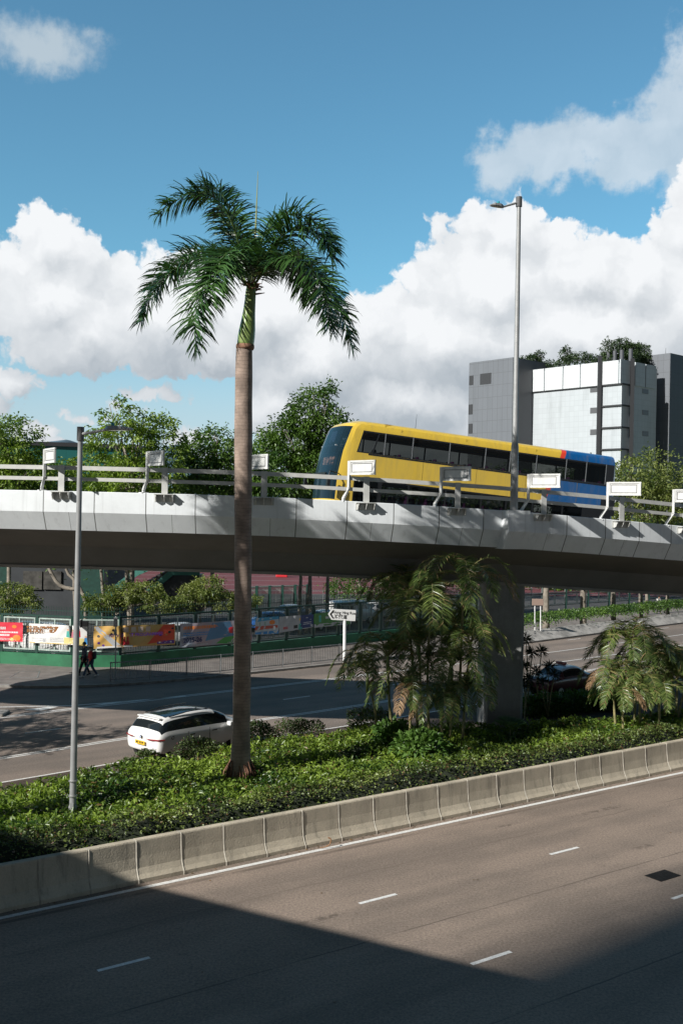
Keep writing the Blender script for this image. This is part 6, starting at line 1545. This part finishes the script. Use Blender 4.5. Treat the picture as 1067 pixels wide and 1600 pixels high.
Bg = Vector((32.3, 196.0)); Ag = Bg - tl*11.2; Cg = Bg + trr*12
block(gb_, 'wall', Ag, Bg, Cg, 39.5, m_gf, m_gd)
for (x0, y0, x1, y1) in ((733, 587, 739, 601), (750, 584, 767, 599), (732, 632, 738, 647), (732, 662, 738, 677)): wq(gb_, 'window', (Ag, Bg), x0, y0, x1, y1, m_bl)
gt = thing('grey_tower', 'dark grey tower at the right picture edge behind the white building', 'building', (61, 193, 0))
Bt = Vector((61.4, 193.0)); At = Bt - tl*8; Ct = Bt + trr*30
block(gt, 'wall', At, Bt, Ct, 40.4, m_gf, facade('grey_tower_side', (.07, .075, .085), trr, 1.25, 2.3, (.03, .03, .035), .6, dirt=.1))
b = MB(); p = on_plane(At, Bt, 1040, 552, -.5); b.tube([(p.x, p.y, 40), (p.x, p.y, 41.6)], [.06, .02], 5); under(gt, b.build('lightning_rod', m_bl))
roof_leaf = leafmat('roof_tree_leaf', (0.02, 0.045, 0.018), (0.07, 0.11, 0.04), .5, .15)
GR = 'small trees growing on the roof of the white building'
for i, (x, y, bl, lab, n) in enumerate([
 (832, 206, [(830,565,2.2,1.4,0),(842,558,1.3,1.3,0),(822,574,1.2,.9,0)], 'leftmost low bushy tree on the white building roof', 2600),
 (886, 199, [(884,553,1.3,1.4,0),(880,566,1.3,1.0,0),(892,560,1.2,1.0,0)], 'pointed small tree second from the left on the white building roof', 1500),
 (912, 197, [(908,556,1.8,.9,0),(920,562,1.5,.8,0),(900,563,1.2,.7,0)], 'sparse thin tree in the middle of the white building roof', 900),
 (862, 203, [(860,568,1.6,.8,0),(868,572,1.0,.6,0)], 'low thin bush between the first and second roof trees', 500),
 (932, 196, [(930,560,1.2,.8,0),(938,556,.8,.8,0)], 'small thin bush left of the first roof riser', 450),
 (951, 193, [(950,545,1.2,2.2,0),(955,560,1.6,1.2,0)], 'tall slim tree left of the roof pipes on the white building', 1900),
 (975, 193, [(972,540,1.8,1.6,0),(985,548,2.2,1.8,0),(978,560,2.4,1.4,0)], 'widest dark tree on the white building roof', 4200),
 (1002, 197, [(1000,550,1.8,1.9,0),(1008,562,1.4,1.4,0)], 'dark tree at the right end of the white building roof', 2600)]):
    tree(x, y, bl, lab, n, roof_leaf, (.30, .5), name='roof_tree', group=GR, z0=ZT-.5, rt_=.12, clump=.45, per=12)
# teal long building, tanks and hills at the left
tb2 = thing('teal_building', 'long teal green building with flat roof behind the left trees', 'building', (-50, 155, 0))
b = MB(); a, c = at(-80, 800, 150), at(215, 800, 158); b.prism([a.xy, c.xy, c.xy+Vector((0, 22)), a.xy+Vector((0, 22))], 0, 18.3); under(tb2, b.build('wall', facade('teal_cladding', (.015, .14, .125), (1, 0), 2.2, 40, (.01, .09, .08), .5)))
b = MB(); b.prism([a.xy-Vector((.3, .3)), c.xy+Vector((.3, -.3)), c.xy+Vector((.3, 22)), a.xy+Vector((-.3, 22))], 18.3, 18.9); under(tb2, b.build('roof_edge', m_bl))
for k, (x, w, yt) in enumerate(((268, 8, 738), (292, 9, 735), (306, 6, 742))):
    p = at(x, 800, 380); r = w*380/1600; zt_ = at(x, yt, 380).z; b = MB(); b.tube([(p.x, p.y, 0), (p.x, p.y, zt_)], r, 20); tk = tag(b.build('storage_tank', mat('tank_blue', (.22, .36, .45), .6, var=.2, scale=.1), auto=True), ['pale blue round tank nearest the left tree gap', 'widest pale blue round tank between the two trees', 'lowest pale blue round tank beside the dark tree'][k], 'tank', 'pale blue tanks far behind the railing')
def hills():
    xs = np.linspace(-3400, 2600, 260); ys = np.linspace(4800, 7000, 14); X, Y = np.meshgrid(xs, ys, indexing='ij'); t = (ys-4800)/2200
    g_ = lambda c, w: np.exp(-((xs-c)/w)**2)
    pk = 90 + 225*g_(-1640, 330) + 55*g_(-1710, 60) + 60*g_(-1560, 70) + 235*g_(-940, 170) + 40*vnoise(xs/90, xs*0) + 18*vnoise(xs/31, xs*0+3)
    Z = pk[:, None]*np.sin(np.pi*np.clip(t, .0, 1))[None, :]**.8 - 5 + 12*vnoise(X/90, Y/90); n, m_ = X.shape; idx = np.arange(n*m_).reshape(n, m_)
    V = np.stack([X, Y, Z], -1).reshape(-1, 3); Fq = np.stack([idx[:-1, :-1], idx[1:, :-1], idx[1:, 1:], idx[:-1, 1:]], -1).reshape(-1, 4)
    tag(np_mesh('hills', V, Fq, mat('hill_haze_blue', (.10, .17, .22), 1.0, var=.3, scale=.004), smooth=True), kind='structure')  # blue of the distant haze is put into the hill colour
hills()
# things seen in the shade under the flyover
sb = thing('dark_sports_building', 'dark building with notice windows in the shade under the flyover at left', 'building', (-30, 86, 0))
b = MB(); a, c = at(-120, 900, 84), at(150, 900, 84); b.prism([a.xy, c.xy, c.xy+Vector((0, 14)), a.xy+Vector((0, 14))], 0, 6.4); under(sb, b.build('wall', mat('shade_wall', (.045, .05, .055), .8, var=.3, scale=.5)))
for x0, x1 in ((36, 66), (68, 96)): b = MB(); p, q = at(x0, 921, 83.9), at(x1, 893, 83.9); b.box(p.x, q.x, 83.85, 83.99, p.z, q.z); under(sb, b.build('notice_window', mat('notice_glass', (.10, .095, .085), .3, var=.6, scale=1.5)))
b = MB(); p, q = at(0, 921, 83.9), at(12, 885, 83.9); b.box(p.x, q.x, 83.8, 83.98, 0, q.z); under(sb, b.build('green_pilaster', m_gpost)); b = MB(); p, q = at(128, 921, 83.9), at(165, 885, 83.9); b.box(p.x, q.x, 83.4, 84.8, 0, q.z+.5); under(sb, b.build('green_pilaster', m_gpost))
m_stair = mat('stair_teal', (.045, .18, .145), .6, var=.2, scale=1)
stt = thing('green_stairs', 'teal green outdoor staircase rising under the flyover behind the small trees', 'staircase', (-19, 82, 0))
def slab(name, pts, Y0, Y1, m):
    b = MB(); A = [at(x, y, Y0) for x, y in pts]; Bq = [Vector((p.x, p.y+(Y1-Y0), p.z)) for p in A]; n = len(A); b.add(A+Bq, [tuple(range(n)), tuple(range(2*n-1, n-1, -1))] + [(i, (i+1) % n, (i+1) % n+n, i+n) for i in range(n)]); return under(stt, b.build(name, m))
slab('near_parapet', [(228, 922), (264, 892), (312, 890), (312, 899), (270, 899), (236, 928)], 80, 80.15, m_stair); slab('far_parapet', [(160, 930), (212, 888), (240, 872), (246, 886), (214, 900), (172, 935)], 83, 83.15, m_stair)
b = MB()
for k in range(14):
    p = at(176+k*6.6, 938-k*3.7, 81.6); b.box(p.x, p.x+.38, 80.2, 83, p.z-.4, p.z)
under(stt, b.build('steps', m_yard)); slab('stair_wall', [(236, 928), (270, 899), (312, 899), (312, 960), (236, 960)], 80.3, 82.8, m_bl)
rf = thing('track_railing', 'thin pale railing in front of the red running track', 'railing', (0, 100, 0)); b = MB(); p0, p1 = Vector((-26, 97)), Vector((12, 104))
for z in (.6, 1.0, 1.4): b.bar((*p0, z), (*p1, z), .05, .05)
under(rf, b.build('rails', m_rail)); b = MB()
for k in range(26): p = p0.lerp(p1, k/25); b.box(p.x-.03, p.x+.03, p.y-.03, p.y+.03, 0.1, 1.4)
under(rf, b.build('posts', m_rail))
tf = thing('inner_fence', 'blue green inner fence before the track railing, behind the parked cars', 'fence', (-6, 92, 0))
pa, pb = at(380, 935, 90).xy, at(480, 940, 94).xy
for k in range(6):
    p = pa.lerp(pb, k/5); b = MB(); b.box(p.x-.12, p.x+.12, p.y-.12, p.y+.12, .1, 2.5); under(tf, b.build('fence_post', m_gpost))
    if k < 5:
        q = pa.lerp(pb, (k+1)/5); b = MB(); b.bar((*p, 2.4), (*q, 2.4), .08, .1)
        for u in np.linspace(.04, .96, 14): r = p.lerp(q, float(u)); b.box(r.x-.02, r.x+.02, r.y-.02, r.y+.02, .2, 2.35)
        under(tf, b.build('fence_panel', m_fframe))
b = MB(); p = at(440, 899, 140); b.box(p.x-.8, p.x+.8, 140, 140.6, .1, 1.6); tag(b.build('red_box', RED, bevel=.1), 'bright red box standing on the far edge of the running track', 'box')
# dark fence behind the far hedge strip at the right
fe = thing('shaded_mesh_fence', 'tall mesh fence in deep shade behind the trunks at the right', 'fence', (25, 95, 0))
pa, pb = Vector((11, 88)), Vector((52, 121)); K = 16
for k in range(K):
    p, q = pa.lerp(pb, k/K), pa.lerp(pb, (k+1)/K); b = MB(); b.box(p.x-.07, p.x+.07, p.y-.07, p.y+.07, .1, 3.6); b.bar((*p, 3.5), (*q, 3.5), .08, .08); b.bar((*p, 2.0), (*q, 2.0), .06, .06); b.bar((*p, .9), (*q, .9), .06, .06)
    under(fe, b.build('fence_post', m_gpost)); b = MB(); t = (q-p)
    for u0, u1 in ((.06, .48), (.52, .94)):
        for z0, z1 in ((1.0, 1.9), (2.1, 3.4)):
            A2, B2 = p+t*u0, p+t*u1
            b.bar((*A2, z0), (*B2, z0), .05, .05); b.bar((*A2, z1), (*B2, z1), .05, .05); b.bar((*A2, z0), (*A2, z1), .05, .05); b.bar((*B2, z0), (*B2, z1), .05, .05)
    under(fe, b.build('panel_frame', m_fframe))
